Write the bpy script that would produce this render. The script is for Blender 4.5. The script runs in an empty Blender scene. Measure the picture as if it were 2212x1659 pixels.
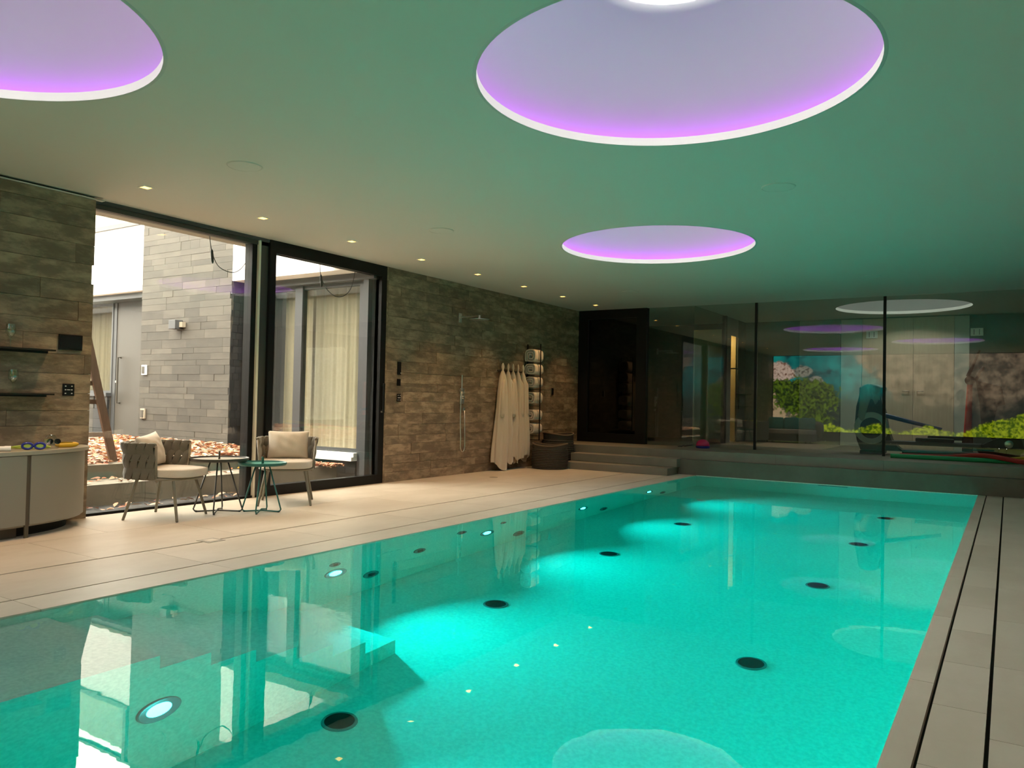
import bpy, bmesh, math, random
from mathutils import Vector, Matrix, noise
random.seed(7)
PI = math.pi
S = bpy.context.scene
C = S.collection

# ------------------------------------------------------------------ camera
F_PX = 1679.9
yaw, pitch, roll = 0.56904, 0.02199, 0.020366
fw = Vector((-math.sin(yaw)*math.cos(pitch), math.cos(yaw)*math.cos(pitch), math.sin(pitch)))
r0 = Vector((math.cos(yaw), math.sin(yaw), 0)); u0 = r0.cross(fw)
rt = r0*math.cos(roll)+u0*math.sin(roll); up = u0*math.cos(roll)-r0*math.sin(roll)
cam = bpy.data.objects.new('camera', bpy.data.cameras.new('camera'))
cam.data.sensor_width = 36; cam.data.sensor_fit = 'HORIZONTAL'; cam.data.lens = F_PX*36/2212
cam.data.clip_start = 0.02; cam.data.clip_end = 200
cam.matrix_world = Matrix(((rt.x, up.x, -fw.x, 0), (rt.y, up.y, -fw.y, 0), (rt.z, up.z, -fw.z, 1.12), (0, 0, 0, 1)))
C.objects.link(cam); S.camera = cam

# ------------------------------------------------------------------ world, exposure
SKY = 15
w = bpy.data.worlds.new('overcast'); S.world = w; w.use_nodes = True
wn = w.node_tree; bg = wn.nodes['Background']
bg.inputs['Color'].default_value = (1.0, 0.93, 0.81, 1); bg.inputs['Strength'].default_value = SKY
vs = S.view_settings
vs.view_transform = 'Standard'; vs.look = 'None'; vs.gamma = 1; vs.exposure = 0.0; vs.use_curve_mapping = False
cy = S.cycles
cy.use_denoising = True
cy.max_bounces = 8; cy.diffuse_bounces = 3; cy.glossy_bounces = 4; cy.transmission_bounces = 5; cy.transparent_max_bounces = 12; cy.use_adaptive_sampling = True; cy.adaptive_threshold = .2; cy.adaptive_min_samples = 32
cy.sample_clamp_indirect = 10; cy.blur_glossy = 0.6
POOL_W = 34      # pool lamps
DOWN_W = 75      # ceiling downlights
LED_E = 20       # violet cove strips
DOME_E = 36       # rooflight glazing
MURAL_E = 3.3    # backlit photo wall

# ------------------------------------------------------------------ helpers
def L(h):
    h = h.lstrip('#'); o = []
    for i in (0, 2, 4):
        v = int(h[i:i+2], 16)/255
        o.append(v/12.92 if v <= .04045 else ((v+.055)/1.055)**2.4)
    return tuple(o)

class MB:
    def __init__(s): s.v = []; s.f = []
    def add(s, vs, fs):
        n = len(s.v); s.v += [tuple(p) for p in vs]; s.f += [tuple(i+n for i in f) for f in fs]; return s
    def box(s, x0, x1, y0, y1, z0, z1):
        return s.add([(x0,y0,z0),(x1,y0,z0),(x1,y1,z0),(x0,y1,z0),(x0,y0,z1),(x1,y0,z1),(x1,y1,z1),(x0,y1,z1)],
                     [(0,3,2,1),(4,5,6,7),(0,1,5,4),(1,2,6,5),(2,3,7,6),(3,0,4,7)])
    def bbox(s, x0, x1, y0, y1, z0, z1, b=.01):      # chamfered box
        m = bmesh.new(); bmesh.ops.create_cube(m, size=1)
        for v in m.verts: v.co = Vector(((x0+x1)/2+v.co.x*(x1-x0), (y0+y1)/2+v.co.y*(y1-y0), (z0+z1)/2+v.co.z*(z1-z0)))
        bmesh.ops.bevel(m, geom=m.edges[:], offset=b, segments=2, profile=.5, affect='EDGES')
        return s.bm(m)
    def bm(s, m, mat=None):
        m.verts.index_update()
        vs = [(mat @ v.co if mat else v.co)[:] for v in m.verts]
        s.add(vs, [[v.index for v in f.verts] for f in m.faces]); m.free(); return s
    def tube(s, pts, r, n=8, closed=False, cap=True):
        pts = [Vector(p) for p in pts]; N = len(pts)
        rr = r if isinstance(r, (list, tuple)) else [r]*N
        prev = None; base = len(s.v); vs = []
        for i, p in enumerate(pts):
            if closed: t = pts[(i+1) % N]-pts[i-1]
            else: t = pts[min(i+1, N-1)]-pts[max(i-1, 0)]
            t.normalize()
            if prev is None:
                a = Vector((0,0,1)) if abs(t.z) < .9 else Vector((1,0,0))
                u = t.cross(a).normalized()
            else:
                u = (prev-t*prev.dot(t)).normalized()
            prev = u; v = t.cross(u)
            for k in range(n):
                an = 2*PI*k/n; vs.append(p+(u*math.cos(an)+v*math.sin(an))*rr[i])
        fs = []
        for i in range(N if closed else N-1):
            j = (i+1) % N
            for k in range(n): fs.append((i*n+k, i*n+(k+1) % n, j*n+(k+1) % n, j*n+k))
        if cap and not closed:
            fs.append(tuple(range(n-1, -1, -1))); fs.append(tuple((N-1)*n+k for k in range(n)))
        return s.add(vs, fs)
    def lathe(s, prof, n=32, c=(0,0,0), axis='z', close=False):
        vs = []; fs = []
        for r, z in prof:
            for k in range(n):
                a = 2*PI*k/n
                q = (r*math.cos(a), r*math.sin(a), z)
                if axis == 'x': q = (z, r*math.cos(a), r*math.sin(a))
                if axis == 'y': q = (r*math.cos(a), z, r*math.sin(a))
                vs.append((q[0]+c[0], q[1]+c[1], q[2]+c[2]))
        m = len(prof)
        for i in range(m if close else m-1):
            j = (i+1) % m
            for k in range(n): fs.append((i*n+k, i*n+(k+1) % n, j*n+(k+1) % n, j*n+k))
        if not close:
            if prof[0][0] > 1e-6: fs.append(tuple(range(n-1, -1, -1)))
            if prof[-1][0] > 1e-6: fs.append(tuple((m-1)*n+k for k in range(n)))
        return s.add(vs, fs)
    def prism(s, poly, a0, a1, axis='z'):           # polygon in the two other axes, extruded
        n = len(poly)
        def q(p, a):
            return {'z': (p[0], p[1], a), 'y': (p[0], a, p[1]), 'x': (a, p[0], p[1])}[axis]
        vs = [q(p, a0) for p in poly]+[q(p, a1) for p in poly]
        fs = [tuple(range(n-1, -1, -1)), tuple(range(n, 2*n))]+[(i, (i+1) % n, n+(i+1) % n, n+i) for i in range(n)]
        return s.add(vs, fs)
    def grid(s, fn, nu, nv, closeu=False, thick=None):
        vs = [fn(i/(nu if closeu else nu-1), j/(nv-1)) for j in range(nv) for i in range(nu)]
        fs = []
        for j in range(nv-1):
            for i in range(nu if closeu else nu-1):
                k = (i+1) % nu; fs.append((j*nu+i, j*nu+k, (j+1)*nu+k, (j+1)*nu+i))
        return s.add(vs, fs)
    def xf(s, mat):
        s.v = [tuple(mat @ Vector(p)) for p in s.v]; return s
    def build(s, name, mat, parent=None, local=False, smooth=False, recalc=True):
        me = bpy.data.meshes.new(name)
        if parent is None or local is False:
            off = Vector((0,0,0))
        if parent is None:
            xs = [p[0] for p in s.v]; ys = [p[1] for p in s.v]; zs = [p[2] for p in s.v]
            off = Vector(((min(xs)+max(xs))/2, (min(ys)+max(ys))/2, min(zs)))
        elif not local: off = W(parent)
        else: off = Vector((0,0,0))
        me.from_pydata([(p[0]-off.x, p[1]-off.y, p[2]-off.z) for p in s.v], [], s.f)
        if recalc:
            b = bmesh.new(); b.from_mesh(me); bmesh.ops.recalc_face_normals(b, faces=b.faces[:]); b.to_mesh(me); b.free()
        if smooth:
            me.polygons.foreach_set('use_smooth', [True]*len(me.polygons))
            if smooth is not True: me.set_sharp_from_angle(angle=math.radians(smooth))
        me.materials.append(mat)
        o = bpy.data.objects.new(name, me); C.objects.link(o)
        if parent is None: o.location = off
        else: o.parent = parent
        return o

def W(o):
    p = Vector((0,0,0))
    while o is not None: p = p+o.location; o = o.parent
    return p
def tag(o, label=None, cat=None, group=None, kind=None):
    if label: o['label'] = label
    if cat: o['category'] = cat
    if group: o['group'] = group
    if kind: o['kind'] = kind
    return o
def thing(name, label, cat, loc=(0,0,0), rz=0, group=None, kind=None):
    o = bpy.data.objects.new(name, None); C.objects.link(o); o.empty_display_size = .1
    o.location = loc; o.rotation_euler = (0, 0, rz)
    return tag(o, label, cat, group, kind)
def copy_tree(o, parent=None):
    c = o.copy(); C.objects.link(c); c.parent = parent
    for ch in list(o.children): copy_tree(ch, c)
    return c

# ------------------------------------------------------------------ materials
def mk(name):
    m = bpy.data.materials.new(name); m.use_nodes = True
    nt = m.node_tree; nt.nodes.clear()
    out = nt.nodes.new('ShaderNodeOutputMaterial'); return m, nt, out
def N(nt, t, **kw):
    n = nt.nodes.new(t)
    for k, v in kw.items(): setattr(n, k, v)
    return n
def rgba(c): return (c[0], c[1], c[2], 1)
def M(name, col, rough=.5, metal=0., col2=None, ns=6., nd=4, stretch=None, var=0., bump=0., bs=None, spec=.5, thr=(.35,.65), coat=0., sheen=0., trans=0.):
    """principled; col2 mixed in by noise of world position, var = value change from piece to piece"""
    m, nt, out = mk(name); lk = nt.links.new
    p = N(nt, 'ShaderNodeBsdfPrincipled'); lk(p.outputs[0], out.inputs[0])
    p.inputs['Roughness'].default_value = rough; p.inputs['Metallic'].default_value = metal
    p.inputs['Specular IOR Level'].default_value = spec; p.inputs['Base Color'].default_value = rgba(col)
    if coat: p.inputs['Coat Weight'].default_value = coat
    if sheen: p.inputs['Sheen Weight'].default_value = sheen
    if trans: p.inputs['Transmission Weight'].default_value = trans
    src = None
    if col2 or bump or var:
        g = N(nt, 'ShaderNodeNewGeometry'); oi = N(nt, 'ShaderNodeObjectInfo')
        mp = N(nt, 'ShaderNodeVectorMath', operation='MULTIPLY_ADD')
        lk(oi.outputs['Random'], mp.inputs[0]); mp.inputs[1].default_value = (37, 91, 53); lk(g.outputs['Position'], mp.inputs[2])
        sc = N(nt, 'ShaderNodeVectorMath', operation='MULTIPLY'); lk(mp.outputs[0] if var else g.outputs['Position'], sc.inputs[0])
        sc.inputs[1].default_value = stretch or (1,1,1)
    if col2:
        t = N(nt, 'ShaderNodeTexNoise'); t.inputs['Scale'].default_value = ns; t.inputs['Detail'].default_value = nd; t.inputs['Roughness'].default_value = .65
        lk(sc.outputs[0], t.inputs['Vector'])
        r = N(nt, 'ShaderNodeMapRange', interpolation_type='SMOOTHSTEP'); r.inputs[1].default_value, r.inputs[2].default_value = thr
        lk(t.outputs[0], r.inputs[0])
        mx = N(nt, 'ShaderNodeMix', data_type='RGBA'); lk(r.outputs[0], mx.inputs[0]); mx.inputs[6].default_value = rgba(col); mx.inputs[7].default_value = rgba(col2)
        src = mx.outputs[2]
    if var:
        hs = N(nt, 'ShaderNodeHueSaturation')
        mr = N(nt, 'ShaderNodeMapRange'); mr.inputs[3].default_value = 1-var; mr.inputs[4].default_value = 1+var
        lk(oi.outputs['Random'], mr.inputs[0]); lk(mr.outputs[0], hs.inputs['Value'])
        if src: lk(src, hs.inputs['Color'])
        else: hs.inputs['Color'].default_value = rgba(col)
        src = hs.outputs[0]
    if src: lk(src, p.inputs['Base Color'])
    if bump:
        t2 = N(nt, 'ShaderNodeTexNoise'); t2.inputs['Scale'].default_value = bs or ns*4; t2.inputs['Detail'].default_value = 3
        lk(sc.outputs[0], t2.inputs['Vector'])
        b = N(nt, 'ShaderNodeBump'); b.inputs['Strength'].default_value = bump; b.inputs['Distance'].default_value = .01
        lk(t2.outputs[0], b.inputs['Height']); lk(b.outputs[0], p.inputs['Normal'])
    return m
def EM(name, col, st, nee=True):
    m, nt, out = mk(name); m.cycles.emission_sampling = 'FRONT_BACK' if nee else 'NONE'; e = N(nt, 'ShaderNodeEmission'); e.inputs[0].default_value = rgba(col); e.inputs[1].default_value = st
    nt.links.new(e.outputs[0], out.inputs[0]); return m
def GLASS(name, f0=.045, tint=(1,1,1)):
    m, nt, out = mk(name); lk = nt.links.new
    g = N(nt, 'ShaderNodeNewGeometry'); d = N(nt, 'ShaderNodeVectorMath', operation='DOT_PRODUCT')
    lk(g.outputs['Normal'], d.inputs[0]); lk(g.outputs['Incoming'], d.inputs[1])
    a = N(nt, 'ShaderNodeMath', operation='ABSOLUTE'); lk(d.outputs['Value'], a.inputs[0])
    b = N(nt, 'ShaderNodeMath', operation='SUBTRACT', use_clamp=True); b.inputs[0].default_value = 1; lk(a.outputs[0], b.inputs[1])
    c = N(nt, 'ShaderNodeMath', operation='POWER'); lk(b.outputs[0], c.inputs[0]); c.inputs[1].default_value = 5
    e = N(nt, 'ShaderNodeMath', operation='MULTIPLY_ADD', use_clamp=True); lk(c.outputs[0], e.inputs[0]); e.inputs[1].default_value = 1-f0; e.inputs[2].default_value = f0
    t = N(nt, 'ShaderNodeBsdfTransparent'); t.inputs[0].default_value = rgba(tint)
    r = N(nt, 'ShaderNodeBsdfGlossy'); r.inputs['Roughness'].default_value = 0
    x = N(nt, 'ShaderNodeMixShader'); lk(e.outputs[0], x.inputs[0]); lk(t.outputs[0], x.inputs[1]); lk(r.outputs[0], x.inputs[2]); lk(x.outputs[0], out.inputs[0])
    return m
def WATER(name):
    m, nt, out = mk(name); lk = nt.links.new
    p = N(nt, 'ShaderNodeBsdfRefraction'); p.inputs['IOR'].default_value = 1.333; p.inputs['Roughness'].default_value = 0; p.inputs['Color'].default_value = (1, 1, 1, 1)
    va = N(nt, 'ShaderNodeVolumeAbsorption'); va.inputs['Color'].default_value = (.05, .985, .965, 1); va.inputs['Density'].default_value = 1.25; lk(va.outputs[0], out.inputs['Volume'])
    r = N(nt, 'ShaderNodeBsdfGlossy'); r.inputs['Roughness'].default_value = 0
    f = N(nt, 'ShaderNodeFresnel'); f.inputs['IOR'].default_value = 1.333; x = N(nt, 'ShaderNodeMixShader')
    g = N(nt, 'ShaderNodeNewGeometry'); t = N(nt, 'ShaderNodeTexNoise'); t.inputs['Scale'].default_value = 11; t.inputs['Detail'].default_value = 1
    lk(g.outputs['Position'], t.inputs['Vector'])
    b = N(nt, 'ShaderNodeBump'); b.inputs['Strength'].default_value = .012; b.inputs['Distance'].default_value = .01
    lk(t.outputs[0], b.inputs['Height'])
    for q in (p, r, f): lk(b.outputs[0], q.inputs['Normal'])
    lk(f.outputs[0], x.inputs[0]); lk(p.outputs[0], x.inputs[1]); lk(r.outputs[0], x.inputs[2]); lk(x.outputs[0], out.inputs[0]); return m

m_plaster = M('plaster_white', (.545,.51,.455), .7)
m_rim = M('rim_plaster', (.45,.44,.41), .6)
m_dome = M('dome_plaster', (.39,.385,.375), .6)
m_stone = M('stone_plank_brown', (0.1664,0.1196,0.0741), .65, col2=(0.3406,0.2535,0.1625), ns=7, nd=10, stretch=(1,.55,1.5), var=.20, bump=.6, bs=30, thr=(.40,.66))
m_core = M('wall_joint', (.075,.065,.05), .9)
m_pier = M('slate_grey', (0.0532,0.04712,0.038), .7, col2=(0.06992,0.06232,0.0494), ns=4, nd=5, stretch=(.7,1,1.6), var=.30, bump=.25, bs=18)
m_slate = M('slate_dark', (0.0152,0.01596,0.01748), .6, col2=(0.02736,0.02736,0.02736), ns=5, var=.3, bump=.2)
m_tile = M('floor_tile_sand', (0.4982,0.424,0.3286), .38, col2=(0.5618,0.4876,0.3869), ns=2.2, nd=5, stretch=(1,.5,1), var=.035, bump=.04, bs=60, spec=.4)
m_tilewet = M('edge_tile_wet', (.36,.31,.245), .22, col2=(.44,.385,.30), ns=3, nd=4, var=.03)
m_grout = M('grout', (.20,.165,.12), .9)
m_slot = M('slot_black', (.008,.009,.008), .9)
m_basin = M('basin_mosaic', (.64,.62,.54), .6, col2=(.78,.755,.66), ns=42, nd=3, thr=(.3,.7))
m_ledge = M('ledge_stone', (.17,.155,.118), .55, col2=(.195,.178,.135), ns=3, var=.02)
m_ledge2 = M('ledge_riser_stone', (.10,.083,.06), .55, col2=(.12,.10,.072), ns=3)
m_conc = M('concrete_step', (0.2052,0.1786,0.133), .8, col2=(0.2356,0.2052,0.1558), ns=5, bump=.1)
m_conct = M('concrete_tread', (0.2508,0.2166,0.1634), .8, col2=(0.2128,0.1824,0.1368), ns=5)
m_black = M('frame_black', (.006,.006,.006), .45, spec=.25)
m_dark = M('frame_bronze', (.05,.047,.042), .45)
m_grey = M('frame_grey', (.055,.057,.060), .45); m_ring = M('fitting_steel', (.17,.175,.18), .45)
m_alu = M('aluminium_cream', (.30,.26,.20), .5)
m_chrome = M('chrome', (.80,.78,.74), .28, metal=1)
m_glass = GLASS('glass_clear', .065, (.97,.98,.965))
m_glassb = GLASS('glass_double', .075, (.86,.93,.90))
m_water = WATER('water')
m_led = EM('led_violet', (.50,.02,1.0), LED_E)
m_sky = EM('rooflight_daylight', (1,.98,.95), DOME_E); m_sky2 = EM('rooflight_gym', (1,.96,.88), 20)
m_lampw = EM('lamp_warm', (1,.48,.075), 10, False)
m_poollens = EM('lamp_cyan', (.10,1,1), 26, False)
m_leaf = None
m_white = M('render_white', (.86,.84,.80), .7)
m_curt = M('curtain_cream', (0.387,0.324,0.225), .8, sheen=.2)
m_curt2 = M('curtain_gold', (0.1824,0.1406,0.076), .8)
m_doorg = M('door_grey', (0.05928,0.0532,0.04408), .5)
m_navy = M('upholstery_dark', (.03,.035,.045), .7)
m_taupe = M('strap_taupe', (.115,.10,.07), .75, col2=(.14,.12,.085), ns=200, sheen=.3)
m_tframe = M('frame_taupe', (.20,.175,.125), .45)
m_cush = M('cushion_sand', (.52,.45,.36), .85, col2=(.56,.485,.39), ns=120, bump=.2, bs=300, sheen=.3)
m_green = M('table_green', (.018,.13,.105), .4)
m_greent = M('table_green_top', (.05,.24,.19), .35)
m_taupet = M('table_taupe_top', (.40,.37,.31), .3)
m_tdark = M('table_bronze', (.055,.05,.04), .4)
m_leather = M('handle_leather', (.16,.055,.03), .6)
m_cab = M('cabinet_lacquer', (.27,.245,.195), .42)
m_cabt = M('cabinet_top', (.36,.33,.26), .4)
m_cabw = M('cabinet_brown', (.09,.07,.045), .5)
m_robe = M('robe_terry', (.60,.50,.37), .95, bump=.5, bs=260, sheen=.4)
m_towel = M('towel_terry', (.64,.55,.43), .95, bump=.5, bs=260, sheen=.4)
m_basket = M('basket_rope', (.055,.045,.032), .9, col2=(.08,.066,.048), ns=60, stretch=(1,1,4), bump=.6, bs=90)
m_wood = M('larch', (0.1216,0.0646,0.03648), .6, col2=(0.152,0.0874,0.05016), ns=6, stretch=(6,6,.6))
m_wall2 = M('gym_wall', (.20,.19,.165), .7)
m_pale = M('gym_pale_panel', (.50,.52,.45), .6)
m_oak = M('gym_door_oak', (.62,.48,.35), .5, col2=(.66,.52,.38), ns=4, stretch=(8,8,.5))
m_dkgreen = M('gym_dark_wall', (.06,.075,.065), .7)
m_rubber = M('rubber', (.012,.013,.013), .6)

STRUCT = 'structure'
def st(o, label=None, cat=None): return tag(o, label, cat, kind=STRUCT)

# ------------------------------------------------------------------ room extents
XL, XR, YN, YG, YB, ZC = -7.0, 1.6, -0.95, 13.35, 16.5, 2.88
PX0, PX1, PY0, PY1, PZ = -4.19, -0.345, 0.25, 12.05, -1.40
ZP = .38   # raised platform behind the pool
DOMES = [(-1.57, 3.99, True), (-3.33, 8.15, True), (-4.33, 1.52, True), (-1.57, 14.9, False)]
RD = 1.06

# ---- ceiling with round openings
def ceiling():
    b = bmesh.new()
    def loop(pts):
        vs = [b.verts.new(p) for p in pts]
        return [b.edges.new((vs[i], vs[(i+1) % len(vs)])) for i in range(len(vs))]
    e = loop([(XL-.15, YN, ZC), (XR, YN, ZC), (XR, YB, ZC), (XL-.15, YB, ZC)])
    for cx, cyy, _ in DOMES: e += loop([(cx+RD*math.cos(2*PI*k/96), cyy+RD*math.sin(2*PI*k/96), ZC) for k in range(96)])
    bmesh.ops.triangle_fill(b, edges=e, use_beauty=True, use_dissolve=False)
    bad = [f for f in b.faces if any(math.hypot(f.calc_center_median().x-cx, f.calc_center_median().y-cyy) < RD*.999 for cx, cyy, _ in DOMES)]
    bmesh.ops.delete(b, geom=bad, context='FACES_ONLY')
    mb = MB().bm(b)
    o = mb.build('ceiling', m_plaster, recalc=False)
    st(o, 'smooth white plaster ceiling over the pool hall', 'ceiling')
    return o
ceil = ceiling()
st(MB().box(XL-.15, XR, YN, YB, 3.62, 3.75).build('ceiling_deck', m_plaster), 'flat roof slab above the ceiling', 'roof')

st(MB().box(XL-.20, XL-.151, YN, YB+.1, ZC+.001, 3.75).build('light_stop_left', m_plaster), 'unseen added board keeping sky light out of the ceiling void on the left', 'trim')  # unseen board added to stop sky light leaking in above the ceiling
st(MB().box(XL-.20, XR+.1, YB+.001, YB+.1, ZC+.001, 3.75).build('light_stop_back', m_plaster), 'unseen added board keeping sky light out of the ceiling void at the back', 'trim')  # second added light blocker, out of view at the rear
def skylight(i, cx, cyy, on, label):
    t = thing('rooflight_dome', label, 'skylight', (cx, cyy, ZC), group='round domed rooflights')
    MB().lathe([(RD-.004, -.002), (RD-.004, .05), (RD+.025, .05), (RD+.025, .004), (RD+.012, -.002)], 96, close=True).build('rim', m_rim, t, local=True, smooth=40)
    prof = [(RD+.02, .012), (RD+.20, .012), (RD+.215, .05), (1.20,.14), (1.10,.25), (.96,.37), (.80,.475), (.62,.555), (.46,.605), (.38,.62), (.36,.70), (.39,.70)]
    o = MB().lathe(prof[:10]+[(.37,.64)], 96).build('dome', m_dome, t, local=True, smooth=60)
    me = o.data
    b = bmesh.new(); b.from_mesh(me)          # drop the end caps so that the dome stays open
    bmesh.ops.delete(b, geom=[f for f in b.faces if len(f.verts) > 8], context='FACES_ONLY'); b.to_mesh(me); b.free()
    g = MB().lathe([(.001, .632), (.385, .632), (.385, .65), (.001, .65)], 64).build('glazing', m_sky if on else m_sky2, t, local=True)
    if on:
        ring = [((RD+.12)*math.cos(2*PI*k/96), (RD+.12)*math.sin(2*PI*k/96), .03) for k in range(96)]
        MB().tube(ring, .010, 6, closed=True).build('led_strip', m_led, t, local=True, smooth=True)
    return t
LB = ['domed rooflight with violet light ring, nearest and largest in view', 'domed rooflight with violet light ring above the middle of the pool',
      'domed rooflight with violet light ring at the upper left, cut by the picture edge', 'domed rooflight with plain white rim in the gym behind the glass wall']
for i, (cx, cyy, on) in enumerate(DOMES): skylight(i, cx, cyy, on, LB[i])

# ---- downlights, one lamp each
def downlight(y, label):
    t = thing('downlight', label, 'downlight', (-6.22-.008*(y-4), y, ZC), group='row of square ceiling downlights')
    a, b = .047, .034
    fr = MB()
    for q in ((-a, a, -a, -b), (-a, a, b, a), (-a, -b, -b, b), (b, a, -b, b)): fr.box(q[0], q[1], q[2], q[3], -.004, .006)
    fr.build('trim', m_white, t, local=True)
    MB().box(-b, b, -b, b, -.001, .004).build('lens', m_lampw, t, local=True)
    l = bpy.data.lights.new('spot', 'SPOT'); l.energy = DOWN_W; l.color = (1, .58, .26); l.spot_size = math.radians(85); l.spot_blend = .9; l.shadow_soft_size = .04
    lo = bpy.data.objects.new('spot', l); C.objects.link(lo); lo.parent = t; lo.location = (0, 0, -.03)
ords = ['nearest', 'second nearest', 'third nearest', 'fourth nearest', 'fourth from the far end', 'third from the far end', 'second from the far end', 'farthest']
for k in range(-2, 8):
    lab = 'square warm recessed downlight along the stone wall, '+ords[k] if k >= 0 else 'square warm recessed downlight above the sofa, '+('nearer the mural' if k == -2 else 'farther from the mural')
    downlight(3.86+1.245*k, lab)
# ---- ceiling speakers
for (x, y, lab) in [(-4.95,3.87,'round flush ceiling speaker above the armchairs'), (-4.99,6.375,'round flush ceiling speaker near the sliding glass door'), (-1.57,6.36,'round flush ceiling speaker right of the middle rooflight'),
                    (-1.57,11.27,'round flush ceiling speaker near the glass wall on the right'), (-5.05,11.3,'round flush ceiling speaker near the black door')]:
    t = thing('ceiling_speaker', lab, 'speaker', (x, y, ZC), group='flush ceiling speakers')
    MB().lathe([(.001,-.006), (.122,-.006), (.124,0)], 40).build('grille', m_plaster, t, local=True, smooth=30)
    MB().lathe([(.124,0), (.124,-.0065), (.13,-.006), (.134,0)], 40, close=True).build('ring', m_plaster, t, local=True, smooth=30)

# ------------------------------------------------------------------ stone plank walls
CUBE = {}
def unit(mat):
    if mat.name not in CUBE:
        me = bpy.data.meshes.new('stone_piece'); b = bmesh.new(); bmesh.ops.create_cube(b, size=1); b.to_mesh(me); b.free(); me.materials.append(mat); CUBE[mat.name] = me
    return CUBE[mat.name]
def piece(name, mat, parent, x0, x1, y0, y1, z0, z1):
    o = bpy.data.objects.new(name, unit(mat)); C.objects.link(o); o.parent = parent
    o.location = Vector(((x0+x1)/2, (y0+y1)/2, (z0+z1)/2))-W(parent); o.scale = (x1-x0, y1-y0, z1-z0); return o
def plank_wall(parent, mat, u0, u1, z0, z1, rows, lens, place, name='stone_plank', gap=.003, seed=1):
    rnd = random.Random(seed); z = z0; n = 0
    while z < z1-.01:
        h = rnd.choice(rows); h = min(h, z1-z)
        if z1-(z+h) < .05: h = z1-z
        u = u0-rnd.random()*lens[0]
        while u < u1-.01:
            l = rnd.uniform(*lens); a, b = max(u, u0), min(u+l, u1)
            if b-a > .04:
                place(parent, mat, name, a+gap/2, b-gap/2, z+gap/2, z+h-gap/2, rnd.uniform(0, .006)); n += 1
            u += l
        z += h
    return n
def px(parent, mat, name, a, b, z0, z1, d, X=XL): piece(name, mat, parent, X-.03, X+d, a, b, z0, z1)
# left wall beyond the sliding door
wl = thing('wall_left', 'dark brown stone plank wall with robes and shower', 'wall', (XL-.1, 10.6, 0), kind=STRUCT)
MB().box(XL-.2, XL-.02, 7.83, YG+.1, 0, ZC).build('wall_core', m_core, wl)
plank_wall(wl, m_stone, 7.83, YG, 0, ZC, [.115,.13,.15,.165], (.35,1.15), px, seed=3)
MB().box(XL-.2, XL+.004, 7.80, 7.829, 0, ZC).build('wall_end', m_stone, wl)
# near left wall with the cabinet
wn_ = thing('wall_near_left', 'dark stone plank wall with touch panel left of the window', 'wall', (XL-.05, 1.5, 0), kind=STRUCT)
MB().box(XL-.25, XL+.04, YN, 3.829, 0, ZC).build('wall_core', m_core, wn_)
plank_wall(wn_, m_stone, YN, 3.83, 0, ZC-.03, [.13,.15,.17,.19], (.5,1.5), lambda p, m, n, a, b, z0, z1, d: px(p, m, n, a, b, z0, z1, d, XL+.07), seed=5)
st(MB().box(XL+.04, XL+.09, YN, 3.90, ZC-.028, ZC-.02).build('trim_1', m_plaster), 'thin plaster shadow-gap strip over the near stone wall', 'trim')
# near end wall, right wall
st(MB().box(XL, XR, YN-.15, YN, 0, 3.62).build('wall_near', m_wall2), 'plain end wall behind the photo mural', 'wall')
st(MB().box(XR, XR+.15, YN, YB, -.0, 3.75).build('wall_right', m_wall2), 'plain grey wall along the right side deck', 'wall')

# ------------------------------------------------------------------ floor and pool
fl = thing('floor', 'sand-coloured tiled pool deck', 'floor', (-5.6, 5.5, 0), kind=STRUCT)
MB().box(XL-.2, PX0-.22, YN, 12.3, -.25, -.006).build('deck_bed', m_grout, fl)
MB().box(PX1+.09, XR, YN, 12.3, -.25, -.030).build('deck_bed', m_slot, fl)
MB().box(PX0-.22, PX1+.09, YN, PY0-.0, -.25, -.006).build('deck_bed', m_grout, fl)
def tiles(x0, x1, y0, y1, ly, mat, off=0., g=.003, name='floor_tile', th=.03):
    y = y0-off
    while y < y1-.02:
        a, b = max(y, y0), min(y+ly, y1)
        if b-a > .03: piece(name, mat, fl, x0+g/2, x1-g/2, a+g/2, b-g/2, -th, 0)
        y += ly
tiles(-7.0, -6.1, YN, 12.1, 1.2, m_tile, .3); tiles(-6.1, -5.180, YN, 12.1, 1.2, m_tile, .9)
tiles(-5.160, -4.4965, YN, 12.1, 1.2, m_tile, .55)
MB().box(-4.51, -4.47, YN, 12.04, -.02, -.0055).build('slot', m_slot, fl)
tiles(-4.4835, PX0, YN, 12.05, 1.2, m_tile, .55, name='edge_tile')
tiles(PX1, -.2525, YN, 12.05, 1.2, m_tile, .2, name='edge_tile')
tiles(-.2415, -.0625, YN, 12.05, .60, m_tile, .45)
tiles(-.0515, .55, YN, 12.05, .9, m_tile, .4); tiles(.55, 1.1, YN, 12.05, .9, m_tile, .1); tiles(1.1, XR, YN, 12.05, .9, m_tile, .6)
tiles(PX0, -2.9, YN, PY0, .6, m_tile, 0); tiles(-2.9, -1.6, YN, PY0, .6, m_tile, 0); tiles(-1.6, PX1, YN, PY0, .6, m_tile, 0)
tag(MB().box(-5.179, -5.161, YN, 11.6, -.02, -.004).build('channel_drain', m_grout), 'narrow slot drain running along the left deck', 'drain')

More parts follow.
